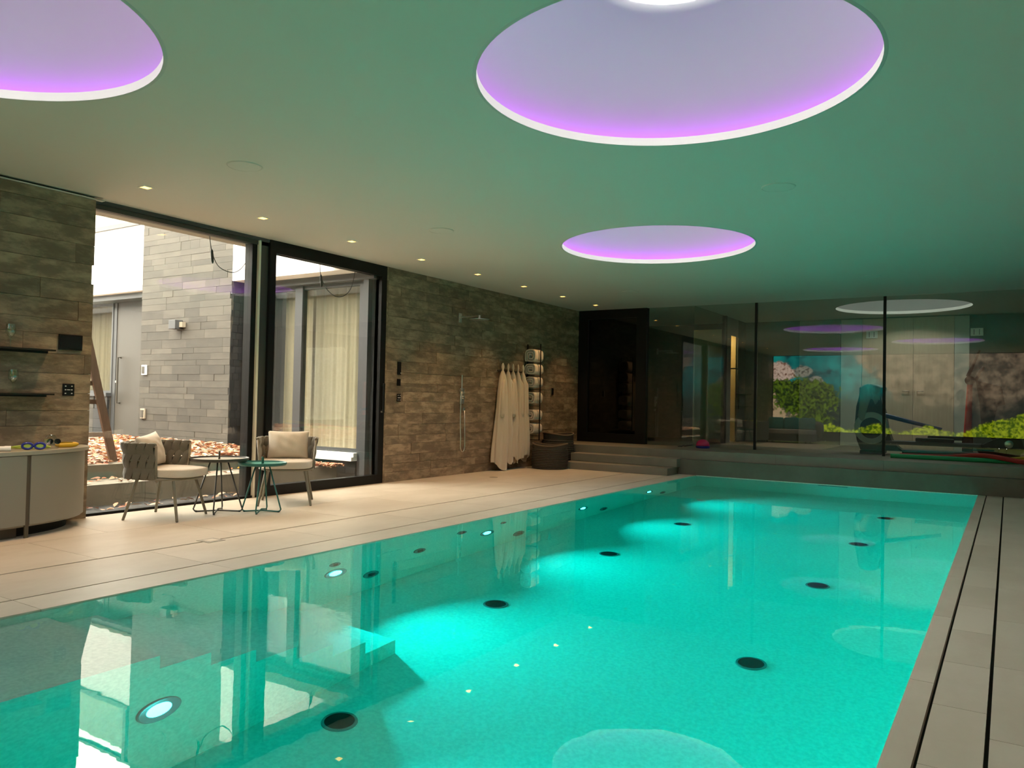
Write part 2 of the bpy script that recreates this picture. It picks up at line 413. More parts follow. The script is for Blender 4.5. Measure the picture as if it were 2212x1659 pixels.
pb = thing('pool_basin', 'stone-lined swimming pool basin with stairs', 'pool', ((PX0+PX1)/2, 6, PZ), kind=STRUCT)
MB().box(PX0-.2, PX1+.1, PY0-.2, PY1+.2, PZ-.2, PZ).build('basin_floor', m_basin, pb)
MB().box(PX0-.2, PX0, PY0-.2, PY1+.2, PZ, -.031).build('basin_wall', m_basin, pb)
MB().box(PX1, PX1+.1, PY0-.2, PY1+.2, PZ, -.031).build('basin_wall', m_basin, pb)
MB().box(PX0, PX1, PY0-.2, PY0, PZ, -.031).build('basin_wall', m_basin, pb)
MB().box(PX0, PX1, PY1, PY1+.2, PZ, -.001).build('basin_wall', m_basin, pb)
SX = -3.21
for k in range(7):
    y1 = 2.13+.267*k; z = -.165-.172*k
    MB().box(PX0, SX, PY0 if k == 0 else y1-.267, y1, PZ, z).build('pool_step', m_basin, pb)
# water
wat = MB().box(PX0-.02, PX1+.02, PY0-.02, PY1+.02, PZ-.06, -.006).build('pool_water', m_water)
tag(wat, 'clear turquoise pool water lit from below', 'water', kind='stuff')

def poollamp(x, y, z, sx, label, g='underwater pool lamps'):
    t = thing('pool_lamp', label, 'pool lamp', (x, y, z), 0 if sx else PI/2, group=g); sx = 1
    MB().lathe([(.062,.004), (.088,.004), (.102,.012), (.108,.010), (.110,0), (.062,0)], 36, axis='x', close=True).xf(Matrix.Diagonal((sx,1,1,1))).build('bezel', m_ring, t, local=True, smooth=40)
    MB().lathe([(.001,.010), (.05,.010), (.061,.006), (.061,.001)], 28, axis='x').xf(Matrix.Diagonal((sx,1,1,1))).build('lens', m_poollens, t, local=True, smooth=40)
    l = bpy.data.lights.new('beam', 'AREA'); l.shape = 'DISK'; l.size = .10; l.energy = POOL_W; l.color = (.0, .97, 1); l.spread = math.radians(105)
    lo = bpy.data.objects.new('beam', l); C.objects.link(lo); lo.parent = t; lo.location = (.02*sx, 0, 0)
    lo.rotation_euler = Vector((sx, 0, .03)).to_track_quat('-Z', 'Y').to_euler()
poollamp(SX, 2.13, -.80, 1, 'glowing cyan pool lamp in the side of the underwater stairs')
for k, lab in enumerate(['glowing cyan pool lamp in the left pool wall, nearest', 'glowing cyan pool lamp in the left pool wall, second', 'glowing cyan pool lamp in the left pool wall, third', 'glowing cyan pool lamp in the left pool wall, farthest']):
    poollamp(PX0, 4.18+1.98*k, -.735, 1, lab)
# inlet nozzles on the left wall
def nozzle(y, z, r, label):
    t = thing('wall_nozzle', label, 'nozzle', (PX0, y, z), group='round wall nozzles')
    MB().lathe([(.001,.006), (r*.55,.006), (r*.6,.012), (r,.010), (r,0)], 28, axis='x').build('cover', m_ring, t, local=True, smooth=40)
    for a in range(3): MB().box(.010, .014, -r*.45, r*.45, (a-1)*r*.3-.004, (a-1)*r*.3+.004).build('slit', m_slot, t, local=True)
for y, z, r, lab in [(4.17,-.48,.055,'small round nozzle just above the nearest wall lamp'), (4.56,-1.04,.085,'dark round grille low on the pool wall right of nearest lamp'), (5.15,-.73,.075,'round nozzle midway between two nearest wall lamps'),
                     (5.75,-.43,.07,'round nozzle high on the pool wall left of second lamp'), (6.73,-1.16,.10,'round grille low on the pool wall under the robes reflection'), (6.44,-.43,.05,'small nozzle high on the pool wall right of second lamp'),
                     (8.69,-1.155,.10,'dark round grille low on pool wall right of third lamp'), (10.62,-1.15,.10,'dark round grille low on pool wall near far corner')]: nozzle(y, z, r, lab)
# floor inlets
for x, y, lab in [(-2.9,2.95,'dark round floor inlet beside the foot of the underwater stairs'), (-3.2,4.84,'dark round floor inlet, left row, second from the stairs'), (-3.16,6.69,'dark round floor inlet, left row, third'), (-3.12,8.52,'dark round floor inlet, left row, farthest'),
                  (-1.32,4.84,'dark round floor inlet, right row, nearest'), (-1.30,6.69,'dark round floor inlet, right row, second'), (-1.27,8.52,'dark round floor inlet, right row, third'), (-1.25,10.38,'dark round floor inlet, right row, farthest')]:
    t = thing('floor_inlet', lab, 'inlet', (x, y, PZ), group='round pool floor inlets')
    MB().lathe([(.078,0), (.078,.012), (.09,.012), (.094,0)], 32, close=True).build('ring', m_ring, t, local=True, smooth=40)
    MB().lathe([(.001,.009), (.05,.012), (.078,.008), (.078,0)], 32).build('grate', m_slot, t, local=True, smooth=40)
tag(MB().box(-2.35, -1.95, PY1-.012, PY1, -.16, -.10).build('skimmer_grille', m_grey), 'flat grille in the far pool wall under the ledge', 'grille')

# ---- far platform and steps
fp = thing('floor_platform', 'raised stone platform with ledge behind the pool', 'platform', (-3, 14, 0), kind=STRUCT)
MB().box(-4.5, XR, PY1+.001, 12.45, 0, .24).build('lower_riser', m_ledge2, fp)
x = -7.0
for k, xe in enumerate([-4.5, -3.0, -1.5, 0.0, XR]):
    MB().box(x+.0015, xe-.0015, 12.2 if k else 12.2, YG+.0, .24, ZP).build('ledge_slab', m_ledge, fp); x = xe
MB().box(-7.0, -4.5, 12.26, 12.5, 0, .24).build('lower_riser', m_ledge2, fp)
MB().box(-7.2, XR, 12.301, YB+.1, -.25, -.001).build('light_stop_slab', m_core, fp)  # hidden slab added to block light leaking in under the platform
MB().box(-7.0, XR, YG, YB, 0, ZP).build('gym_floor', M('gym_floor', (.24,.19,.135), .5), fp)
s1 = thing('floor_steps', 'two low stone steps up to the black glass door', 'steps', (-5.4, 11.9, 0), kind=STRUCT)
MB().bbox(-6.38, -4.5, 11.6, 12.2, 0, .115, .006).build('step', m_ledge, s1)
MB().bbox(-6.38, -4.46, 11.9, 12.2, .116, .25, .006).build('step', m_ledge, s1)

# ------------------------------------------------------------------ sliding glass front on the left
XG = -7.06
w1 = thing('window_1', 'large fixed glass pane left of the sliding door', 'window', (XG, 4.8, 0), kind=STRUCT)
MB().box(XG-.012, XG+.012, 3.83, 5.68, .02, 2.80).build('pane', m_glass, w1)
MB().box(XG-.08, XG+.04, 3.80, 5.85, -.01, .022).build('bottom_rail', m_black, w1)
MB().box(XG-.10, XG+.05, 3.80, 5.85, 2.845, ZC).build('top_rail', m_grey, w1)
MB().box(XG-.08, XG+.03, 3.80, 5.85, 2.80, 2.842).build('top_rail', m_dark, w1)
MB().box(XG-.10, XG+.02, 5.64, 5.705, 0, 2.84).build('mullion', m_black, w1)
MB().box(XG-.02, XG+.05, 5.708, 5.735, 0, 2.85).build('cover_strip', M('strip_cream', (.75,.70,.58), .5), w1)
MB().box(XG-.10, XG+.03, 5.738, 5.85, 0, 2.86).build('mullion', m_dark, w1)
d1 = thing('door_1', 'black framed sliding glass door to the courtyard', 'door', (XG, 6.8, 0), kind=STRUCT)
y0, y1 = 5.855, 7.80
MB().box(XG-.05, XG+.06, y0, y0+.085, 0, ZC).build('stile', m_black, d1)
MB().box(XG-.05, XG+.06, y1-.10, y1, 0, ZC).build('stile', m_black, d1)
MB().box(XG-.05, XG+.06, y0+.085, y1-.10, ZC-.14, ZC).build('rail', m_black, d1)
MB().box(XG-.05, XG+.06, y0+.085, y1-.10, 0, .115).build('rail', m_black, d1)
MB().box(XG-.012, XG+.012, y0+.085, y1-.10, .115, ZC-.14).build('pane', m_glass, d1)
hd = MB().bbox(XG+.085, XG+.105, 7.735, 7.765, .93, 1.32, .004).build('handle', m_black, d1)
for z in (.97, 1.28): MB().box(XG+.05, XG+.09, 7.743, 7.757, z-.008, z+.008).build('bracket', m_black, hd)
MB().lathe([(.001,.012), (.011,.010), (.012,0)], 16, axis='x', c=(XG+.062, 7.745, .945)).build('lock', m_chrome, d1, smooth=40)
# hanging cables above the panes
def cable(pts, label):
    t = thing('hanging_cable', label, 'cable', pts[0], group='cable ends under the soffit')
    P = [Vector(p) for p in pts]
    def cr(i, u):
        a, b, c, d = P[max(i-1,0)], P[i], P[i+1], P[min(i+2, len(P)-1)]
        return .5*((2*b)+(c-a)*u+(2*a-5*b+4*c-d)*u*u+(3*b-a-3*c+d)*u**3)
    pl = [cr(i, k/6) for i in range(len(P)-1) for k in range(6)]+[P[-1]]
    MB().tube(pl, .0045, 6).build('wire', m_black, t, smooth=True)
    a, b = P[1], P[1]+(P[2]-P[1]).normalized()*.0+Vector((0, .012, -.11))
    MB().tube([a+Vector((0,-.003,.02)), a, a.lerp(b,.45), a.lerp(b,.5), a.lerp(b,.55), b, b+Vector((0,.003,-.02))], [.005,.014,.016,.012,.016,.014,.005], 8).build('connector', m_black, t, smooth=True)
cable([(-7.2,5.20,2.86), (-7.2,5.24,2.66), (-7.2,5.33,2.51), (-7.2,5.50,2.47), (-7.2,5.62,2.53), (-7.2,5.72,2.67)], 'dark looped cable with plug hanging over the fixed pane')
cable([(-7.2,6.78,2.83), (-7.2,6.81,2.62), (-7.2,6.93,2.46), (-7.2,7.13,2.40), (-7.2,7.32,2.52), (-7.2,7.41,2.80)], 'thin looped cable with plug hanging over the sliding door')
# outside soffit and reveal
so = thing('trim_2', 'pale roof edge and soffit outside the glass front', 'soffit', (-7.4, 6, ZC), kind=STRUCT)
MB().box(-7.55, XG-.09, 3.3, 7.74, 2.86, 3.75).build('soffit', m_alu, so)
MB().box(XL-.25, XG-.10, 7.62, 7.85, -.02, ZC).build('reveal', m_grey, so)
MB().box(-7.62, -7.15, YN-.2, 3.79, -.05, 3.75).build('outer_wall', m_slate, so)

# ------------------------------------------------------------------ back glass wall
def backpane(n, x0, x1, lab):
    o = thing('window_%d' % n, lab, 'glass wall', ((x0+x1)/2, YG, ZP), kind=STRUCT)
    MB().box(x0, x1, YG-.012, YG+.012, ZP, ZC-.003).build('pane', m_glassb, o)
    MB().box(x1-.016, x1+.026, YG-.02, YG+.02, ZP, ZC-.003).build('mullion', m_black, o)
backpane(2, -5.60, -3.635, 'tall glass wall pane beside the black door'); backpane(3, -3.608, -1.648, 'tall glass wall pane in front of the grey sofa reflection'); backpane(4, -1.620, XR-.03, 'tall glass wall pane on the right in front of gym machines')
d2 = thing('door_2', 'black framed glass door at the top of the steps', 'door', (-6.3, YG, ZP), kind=STRUCT)
MB().box(-7.0, -6.80, YG-.06, YG+.06, ZP, ZC).build('stile', m_black, d2); MB().box(-5.80, -5.60, YG-.06, YG+.06, ZP, ZC).build('stile', m_black, d2)
MB().box(-6.80, -5.80, YG-.06, YG+.06, ZC-.17, ZC).build('rail', m_black, d2); MB().box(-6.80, -5.80, YG-.06, YG+.06, ZP, ZP+.17).build('rail', m_black, d2)
MB().box(-6.80, -5.80, YG-.012, YG+.012, ZP+.17, ZC-.17).build('pane', GLASS('glass_dark', .05, (.35,.38,.36)), d2)
# rooms behind
st(MB().box(-4.0+.4, XR, YB, YB+.1, ZP, ZC).build('wall_back', m_wall2), 'grey rear wall of the gym', 'wall')
st(MB().box(-7.15, -3.6, YB, YB+.1, ZP, ZC).build('wall_back_left', m_dkgreen), 'dark rear wall behind the black door', 'wall')
st(MB().box(-7.2, -7.0, YG+.1, YB, ZP, ZC).build('wall_left_back', m_dkgreen), 'dark side wall behind the black door', 'wall')
pt = thing('wall_partition', 'glazed partition between gym and dark side room', 'wall', (-4.72, 15, ZP), kind=STRUCT)
MB().box(-4.73, -4.71, YG+.03, 15.05, ZP, ZC-.003).build('pane', m_glassb, pt)
MB().box(-4.76, -4.68, 15.05, 15.14, ZP, ZC).build('mullion', m_black, pt)
MB().box(-4.73, -4.71, 15.14, 15.50, ZP, ZC).build('wall_panel', m_wall2, pt); MB().box(-4.73, -4.71, 15.98, YB, ZP, ZC).build('wall_panel', m_dkgreen, pt)
MB().box(-4.73, -4.71, 15.50, 15.98, 2.53, ZC).build('wall_panel', m_wall2, pt)
nk = thing('lit_closet', 'narrow warmly lit doorway between gym wall panels', 'closet', (-5.1, 15.75, ZP))
m_warmw = M('closet_wall', (.72,.56,.30), .7)
MB().box(-5.45, -5.40, 15.40, 16.10, ZP, 2.6).build('back_wall', m_warmw, nk); MB().box(-5.40, -4.78, 15.40, 15.45, ZP, 2.6).build('side_wall', m_warmw, nk)
MB().box(-5.40, -4.78, 16.05, 16.10, ZP, 2.6).build('side_wall', m_warmw, nk); MB().box(-5.45, -4.78, 15.40, 16.10, 2.6, 2.65).build('top_wall', m_warmw, nk)
MB().box(-5.2, -5.0, 15.65, 15.85, 2.585, 2.599).build('lamp', EM('closet_lamp', (1,.72,.35), 40), nk)
sb = thing('exercise_band', 'dark hanging exercise band in front of the lit doorway', 'exercise band', (-4.62, 15.72, 1.05))
MB().tube([(-4.62,15.70,1.86), (-4.62,15.67,1.70), (-4.62,15.68,1.45), (-4.62,15.72,1.30), (-4.62,15.75,1.05)], [.008,.008,.012,.03,.012], 8).build('band', m_rubber, sb, smooth=True)
MB().tube([(-4.62,15.70,1.86), (-4.62,15.74,1.70), (-4.62,15.73,1.45), (-4.62,15.72,1.30)], [.008,.008,.012,.02], 8).build('band', m_rubber, sb, smooth=True)
MB().tube([(-4.705,15.47,1.86), (-4.62,15.50,1.86), (-4.62,15.72,1.86)], .012, 10).build('hook', m_black, sb, smooth=True)
# gym rear wall panels
for x0, x1, mt, lab in [(-3.60,-2.82,m_wall2,'dim grey wall panel behind the gym'), (-2.81,-2.43,m_pale,'pale grey wall panel left of the oak doors'), (-.855,-.62,m_pale,'narrow pale wall panel right of the oak doors'), (-.615,XR-.02,m_dkgreen,'dark green gym wall panel at the right')]:
    tag(MB().box(x0, x1, YB-.04, YB-.001, ZP, ZC-.02).build('wall_panel', mt), lab, 'wall panel', 'gym rear wall panels')
d3 = thing('door_3', 'pale oak double door in the gym rear wall', 'door', (-1.47, YB, ZP), kind=STRUCT)
for s, x0, x1 in ((1,-2.42,-1.535), (-1,-1.53,-.86)):
    lf = MB().box(x0, x1, YB-.05, YB-.001, ZP, ZC-.02).build('leaf', m_oak, d3)
    hx = -1.60 if s == 1 else -1.46
    MB().tube([(hx, YB-.05, 1.46), (hx, YB-.10, 1.46), (hx-.11*s, YB-.10, 1.46)], .010, 8).build('handle', m_chrome, lf, smooth=True)
for x, lab in ((-.50,'small white sign high on the dark gym wall'), (-2.25,'small pale sign above the oak double door')):
    t = thing('wall_sign', lab, 'sign', (x, YB-.06, 2.50)); MB().box(x-.10, x+.10, YB-.07, YB-.051, 2.48, 2.62).build('plate', m_white, t)
    MB().box(x+.035, x+.045, YB-.074, YB-.071, 2.50, 2.60).build('mark', m_grey, t); MB().box(x-.05, x-.04, YB-.074, YB-.071, 2.50, 2.60).build('mark', m_grey, t)

# ------------------------------------------------------------------ courtyard
m_gravel = M('grating_dark', (0.01672,0.01824,0.02052), .6, col2=(0.0266,0.02888,0.03192), ns=30)
ct = thing('courtyard_ground', 'leaf-strewn courtyard terrace with concrete steps', 'terrace', (-10, 4, 0), kind=STRUCT)
MB().box(-7.66, XG-.08, -3, 7.85, -.2, -.012).build('drain_strip', m_gravel, ct)
y = -3.0
for k, ye in enumerate([1.2, 2.7, 4.85, 6.5, 7.62]):
    MB().box(-8.16, -7.66, y+.002, ye-.002, -.2, .195).build('step_block', m_conc, ct); MB().box(-8.16, -7.655, y+.002, ye-.002, .195, .20).build('tread', m_conct, ct); y = ye
y = -3.0
for k, ye in enumerate([1.4, 2.9, 4.95, 6.4, 7.74]):
    MB().box(-8.7, -8.16, y+.002, ye-.002, -.2, .345).build('step_block', m_conc, ct); MB().box(-8.7, -8.155, y+.002, ye-.002, .345, .352).build('tread', m_conct, ct); y = ye
MB().box(-20, -8.7, -8, 7.85, -.2, .34).build('terrace_bed', m_conct, ct)

hs = thing('courtyard_house', 'house across the courtyard with slate pier and white fascia', 'building', (-10.5, 7.9, 0))
FY = 7.75
MB().box(-18, -7.05, FY+.9, FY+1.1, -.2, 5.2).build('rear_wall', m_curt2, hs)
MB().box(-18, -11.845, 7.34, FY+.3, 2.795, 3.87).build('fascia', m_white, hs); MB().box(-9.59, -7.30, 7.34, FY+.3, 2.795, 3.87).build('fascia', m_white, hs)
MB().box(-18, -11.845, 7.31, FY+.3, 3.87, 3.94).build('coping', m_grey, hs); MB().box(-9.59, -7.30, 7.31, FY+.3, 3.87, 3.94).build('coping', m_grey, hs)
MB().box(-18, -11.845, 7.45, FY+.3, 2.70, 2.794).build('lintel', m_grey, hs); MB().box(-9.59, -7.05, 7.60, FY+.3, 2.70, 2.794).build('lintel', m_grey, hs)
pi = MB().box(-11.82, -9.62, 7.375, FY+.9, -.2, 5.2).build('pier', M('pier_joint', (.045,.041,.035), .9), hs)
def ppl(parent, mat, name, a, b, z0, z1, d): piece(name, mat, parent, a, b, 7.345-d, 7.38, z0, z1)
def pside(parent, mat, name, a, b, z0, z1, d): piece(name, mat, parent, -9.63, -9.60+d, a, b, z0, z1)
plank_wall(pi, m_pier, -11.84, -9.60, .34, 4.75, [.085,.10,.115,.135], (.22,.75), ppl, name='stone', gap=.0025, seed=11)
plank_wall(pi, m_slate, 7.345, FY-.2, .34, 4.75, [.10,.115], (.09,.13), pside, name='stone', gap=.004, seed=12)
MB().box(-9.598, -9.42, FY-.19, FY+.2, .34, 2.80).build('jamb_panel', m_grey, hs)
MB().box(-9.42, -9.20, FY-.0, FY+.2, .34, 2.80).build('jamb_panel', M('jamb_dark', (.025,.027,.03), .4), hs)
# house door and left window
dr = MB().box(-13.20, -12.44, FY-.01, FY+.05, .36, 2.74).build('door', m_doorg, hs)
h = MB().tube([(-13.05,FY-.01,1.74), (-13.05,FY-.07,1.74), (-13.05,FY-.07,.95), (-13.05,FY-.01,.95)], .016, 8).build('handle', m_tdark, dr)
MB().lathe([(.001,-.02), (.022,-.02), (.022,0)], 14, axis='y', c=(-13.16,FY-.012,1.32)).build('lock', m_chrome, dr)
for x0, x1, z0, z1 in ((-13.30,-13.20,.34,2.80), (-12.44,-11.84,.34,2.80), (-13.2,-12.44,2.74,2.80)): MB().box(x0, x1, FY-.02, FY+.06, z0, z1).build('door_frame', m_grey, hs)
def house_window(x0, x1, z0, z1, fr=.05, curt=m_curt, label=None, amp=.013, seed=0):
    w_ = MB()
    for q in ((x0,x1,z0,z0+fr), (x0,x1,z1-fr,z1), (x0,x0+fr,z0+fr,z1-fr), (x1-fr,x1,z0+fr,z1-fr)): w_.box(q[0], q[1], FY-.03, FY+.06, q[2], q[3])
    o = w_.build('window', m_grey, hs)
    MB().box(x0+fr, x1-fr, FY, FY+.02, z0+fr, z1-fr).build('pane', GLASSH, o)
    rnd = random.Random(seed); ph = [rnd.uniform(0, 6) for _ in range(4)]; K = max(2, int((x1-x0)/.14))
    def fn(u, v):
        x = x0+fr*.4+u*(x1-x0-fr*.8)
        d = math.sin(u*K*2*PI+ph[0]+.5*math.sin(v*2+ph[1]))*.6+.4*math.sin(u*K*3.3*PI+ph[2])
        return (x, FY+.25+amp*d, z0+v*(z1-z0))
    MB().grid(fn, K*14+1, 3).build('curtain', curt, o, smooth=True)
GLASSH = GLASS('glass_house', .07, (.95,.97,.95))
house_window(-18, -13.30, 1.12, 2.70, .04, m_curt2, seed=1)
house_window(-9.20, -8.57, .38, 2.70, .05, m_curt, seed=2); house_window(-8.57, -7.36, .38, 2.70, .05, m_curt, seed=3)
MB().box(-8.64, -8.49, FY-.06, FY-.03, .38, 2.80).build('post', m_grey, hs)
MB().box(-7.37, -7.05, FY-.05, FY+.2, -.1, 2.88).build('post', m_grey, hs)
house_window(-18, -12.6, 4.0, 5.1, .04, M('upper_blind', (.22,.24,.09), .8), seed=4); house_window(-12.6, -11.84, 4.0, 5.1, .04, m_pale, seed=5)
MB().box(-18, -13.30, FY-.12, FY+.2, 1.06, 1.12).build('sill', m_grey, hs)
ap = MB().box(-18, -13.32, FY-.04, FY+.2, .2, 1.06).build('apron_wall', m_core, hs)
plank_wall(ap, m_pier, -16.5, -13.75, .34, 1.06, [.16,.18], (.5,.9), lambda p, m, n, a, b, z0, z1, d: piece(n, m, p, a, b, FY-.08-d, FY-.04, z0, z1), name='stone', seed=14)
plank_wall(ap, m_slate, -13.75, -13.32, .34, 1.06, [.16,.18], (.43,.44), lambda p, m, n, a, b, z0, z1, d: piece(n, m, p, a, b, FY-.08-d, FY-.04, z0, z1), name='stone', seed=15)
for z0, z1, d in ((.275,.325,.16), (.328,.38,.12)): MB().box(-9.2, -7.37, FY-d, FY+.05, z0, z1).build('sill', m_white, hs)
bs = MB().box(-8.2, -7.06, FY-.045, FY+.05, -.1, .275).build('base_wall', m_core, hs)
plank_wall(bs, m_slate, -8.15, -7.38, 0, .272, [.085,.095], (.25,.45), lambda p, m, n, a, b, z0, z1, d: piece(n, m, p, a, b, FY-.07-d*.5, FY-.04, z0, z1), name='stone', seed=16)
# fittings on the pier
t = thing('wall_lamp', 'grey box wall lamp on the slate pier outside', 'wall lamp', (-10.81, 7.28, 2.14)); MB().bbox(-10.90,-10.73,7.20,7.335,2.12,2.26,.006).build('housing', m_grey, t); MB().box(-10.74,-10.66,7.27,7.335,2.15,2.23).build('bracket', m_alu, t)
for z, lab, k in ((1.50,'white framed switch on the slate pier beside the grey door',0), (.80,'grey socket on the slate pier near the ground',1)):
    t = thing('wall_socket', lab, 'socket', (-11.69, 7.31, z)); MB().bbox(-11.75,-11.63,7.31,7.337,z-.08,z+.08,.004).build('plate', m_white if not k else m_alu, t); MB().box(-11.73,-11.66,7.302,7.311,z-.06,z+.055).build('rocker', m_tdark, t)

# wooden ladder on the terrace edge
ld = thing('wooden_ladder', 'leaning wooden A-frame ladder on the leafy terrace', 'ladder', (-8.4, 4.5, .352))
def beam(a, b, wx, wy, name='rail'):
    a, b = Vector(a), Vector(b); t = (b-a).normalized(); u = Vector((1,0,0)); v = t.cross(u).normalized(); u = v.cross(t)
    q = [u*sx*wx/2+v*sy*wy/2 for sx, sy in ((-1,-1),(1,-1),(1,1),(-1,1))]
    return MB().add([a+k for k in q]+[b+k for k in q], [(3,2,1,0),(4,5,6,7),(0,1,5,4),(1,2,6,5),(2,3,7,6),(3,0,4,7)]).build(name, m_wood, ld)
beam((-8.40,4.93,.352), (-8.40,4.52,2.0), .035, .085); beam((-8.40,4.02,.352), (-8.40,4.43,2.0), .035, .085)
for z in (.66, 1.02, 1.22, 1.56): 
    k = (z-.352)/1.65; beam((-8.43,4.02+.41*k,z), (-8.43,4.93-.41*k,z), .03, .05, 'rung')
beam((-8.95,4.52,.352), (-8.45,4.52,2.0), .05, .06, 'prop')

# fallen leaves
def leafmat():
    m, nt, out = mk('autumn_leaf'); lk = nt.links.new
    p = N(nt, 'ShaderNodeBsdfPrincipled'); p.inputs['Roughness'].default_value = .6; lk(p.outputs[0], out.inputs[0])
    a = N(nt, 'ShaderNodeAttribute', attribute_name='tone'); oi = N(nt, 'ShaderNodeObjectInfo')
    ad = N(nt, 'ShaderNodeMath', operation='ADD'); lk(a.outputs['Fac'], ad.inputs[0]); lk(oi.outputs['Random'], ad.inputs[1])
    fr = N(nt, 'ShaderNodeMath', operation='FRACT'); lk(ad.outputs[0], fr.inputs[0])
    r = N(nt, 'ShaderNodeValToRGB'); cr = r.color_ramp; cr.interpolation = 'CONSTANT'
    cols = [(0,'9e5c3c'), (.14,'b2704c'), (.34,'cc9c7c'), (.56,'743c2c'), (.62,'d6b89c'), (.84,'be8868'), (.96,'d0a238')]
    cr.elements[0].position = 0; cr.elements[0].color = rgba(L(cols[0][1])); cr.elements[1].position = cols[1][0]; cr.elements[1].color = rgba(L(cols[1][1]))
    for q, c in cols[2:]: e = cr.elements.new(q); e.color = rgba(L(c))
    lk(fr.outputs[0], r.inputs[0]); lk(r.outputs[0], p.inputs['Base Color']); return m
m_leaf = leafmat()
LEAF = [(-1,0,.0), (-.45,.42,.18), (.35,.38,.16), (1,0,.08), (.35,-.38,.16), (-.45,-.42,.18), (-.45,0,0), (.35,0,.02)]
LF = [(0,6,1), (1,6,7,2), (2,7,3), (3,7,4), (4,7,6,5), (5,6,0)]
def leaf_pts(c, s, rnd):
    a = rnd.uniform(0, 2*PI); R = Matrix.Rotation(a, 3, 'Z') @ Matrix.Rotation(rnd.uniform(-.5,.5), 3, 'X') @ Matrix.Rotation(rnd.uniform(-.4,.4), 3, 'Y')
    cv = rnd.uniform(.3, 1.6)
    return [Vector(c)+R @ Vector((p[0]*s, p[1]*s*.9, p[2]*s*cv)) for p in LEAF]
def leaf_carpet(name, n, area, zf, label, smin=.035, smax=.06, seed=2):
    rnd = random.Random(seed); mb = MB(); tone = []
    for i in range(n):
        x, y, ok = area(rnd)
        mb.add(leaf_pts((x, y, zf(x, y)+rnd.uniform(.008,.03)), rnd.uniform(smin, smax), rnd), LF); tone.append(rnd.random())
    o = mb.build(name, m_leaf, recalc=False); at = o.data.attributes.new('tone', 'FLOAT', 'FACE')
    at.data.foreach_set('value', [t for t in tone for _ in LF]); return tag(o, label, 'leaves', kind='stuff')
leaf_carpet('fallen_leaves', 9000, lambda r: (-8.22-(r.random()**1.3)*7.5, r.uniform(2.2, 7.30), 1), lambda x, y: .345+.06*min(1, max(0, (-8.3-x)/1.5)), 'thick carpet of brown fallen leaves on the terrace')
leaf_carpet('fallen_leaves', 700, lambda r: (-9.6+2.1*r.random()**.5, r.uniform(7.32, 7.58), 1) , lambda x, y: .20 if x > -8.16 else .355, 'brown fallen leaves heaped below the curtained windows', seed=4)
lm = []
for k in range(6):
    rnd = random.Random(50+k); mb = MB().add(leaf_pts((0,0,.012), .05, rnd), LF); me = bpy.data.meshes.new('leaf'); me.from_pydata(mb.v, [], mb.f); me.materials.append(m_leaf); lm.append(me)
rnd = random.Random(9)
for k in range(150):
    o = bpy.data.objects.new('fallen_leaf', rnd.choice(lm)); C.objects.link(o)
    if k < 75: o.location = (rnd.uniform(-8.12,-7.70), rnd.uniform(3.9,7.5), .203); tag(o, 'single brown fallen leaf on the lower concrete step', 'leaf', 'leaves on the lower step')
    else: o.location = (rnd.uniform(-7.62,-7.20), rnd.uniform(3.9,7.3), -.008); tag(o, 'single brown fallen leaf on the dark strip before the glass', 'leaf', 'leaves on the drain strip')
    s = rnd.uniform(.6,1.15); o.scale = (s, s, s); o.rotation_euler = (0, 0, rnd.uniform(0, 6.28))

# a few garden trees across the courtyard (seen mirrored in glass and water)
def tree(x, y, h, label, col, seed):
    t = thing('garden_tree', label, 'tree', (x, y, .3), group='garden trees behind the courtyard'); rnd = random.Random(seed)
    MB().tube([(x,y,.3), (x+.1,y,h*.4), (x-.05,y+.1,h*.8)], [.13,.09,.03], 8).build('trunk', m_wood, t, smooth=True)
    mb = MB()
    for i in range(1500):
        a = rnd.uniform(0, 6.28); q = rnd.random()**.5; zz = rnd.uniform(-1, 1); rr = 1.9*q*math.sqrt(max(0, 1-zz*zz))
        mb.add(leaf_pts((x+rr*math.cos(a), y+rr*math.sin(a), h*.72+zz*h*.32), rnd.uniform(.09,.16), rnd), LF)
    mb.build('crown', M('foliage_%d' % seed, col, .7), t, recalc=False)
tree(-12.5, -4.2, 6.5, 'tall yellow-green garden tree mirrored in the house windows', (.20,.22,.05), 1); tree(-8.2, -5.6, 5.5, 'dark green garden tree mirrored in the house windows', (.05,.09,.03), 2); tree(-17, -3.6, 7, 'golden autumn tree at the far side of the courtyard', (.35,.25,.06), 3)

# ------------------------------------------------------------------ woven armchairs
def upath(n, hw=.268, back=-.275, front=.085, r=.17):
    """plan of the armchair shell: right arm end, round the back, left arm end (chair faces +x)"""
    pts = []
    def arc(cx, cyy, a0, a1, m):
        for k in range(m+1): a = a0+(a1-a0)*k/m; pts.append(Vector((cx+r*math.cos(a), cyy+r*math.sin(a), 0)))
    pts.append(Vector((front, -hw, 0))); arc(back+r, -hw+r, -PI/2, -PI, 8); arc(back+r, hw-r, PI, PI/2, 8); pts.append(Vector((front, hw, 0)))
    d = [0]
    for a, b in zip(pts, pts[1:]): d.append(d[-1]+(b-a).length)
    return pts, d
UP, UD = upath(0)
def at_s(s):
    s = min(max(s, 0), UD[-1])
    for i in range(len(UP)-1):
        if s <= UD[i+1]:
            k = (s-UD[i])/(UD[i+1]-UD[i]); t = (UP[i+1]-UP[i]).normalized(); return UP[i].lerp(UP[i+1], k), Vector((t.y, -t.x, 0))*-1, t
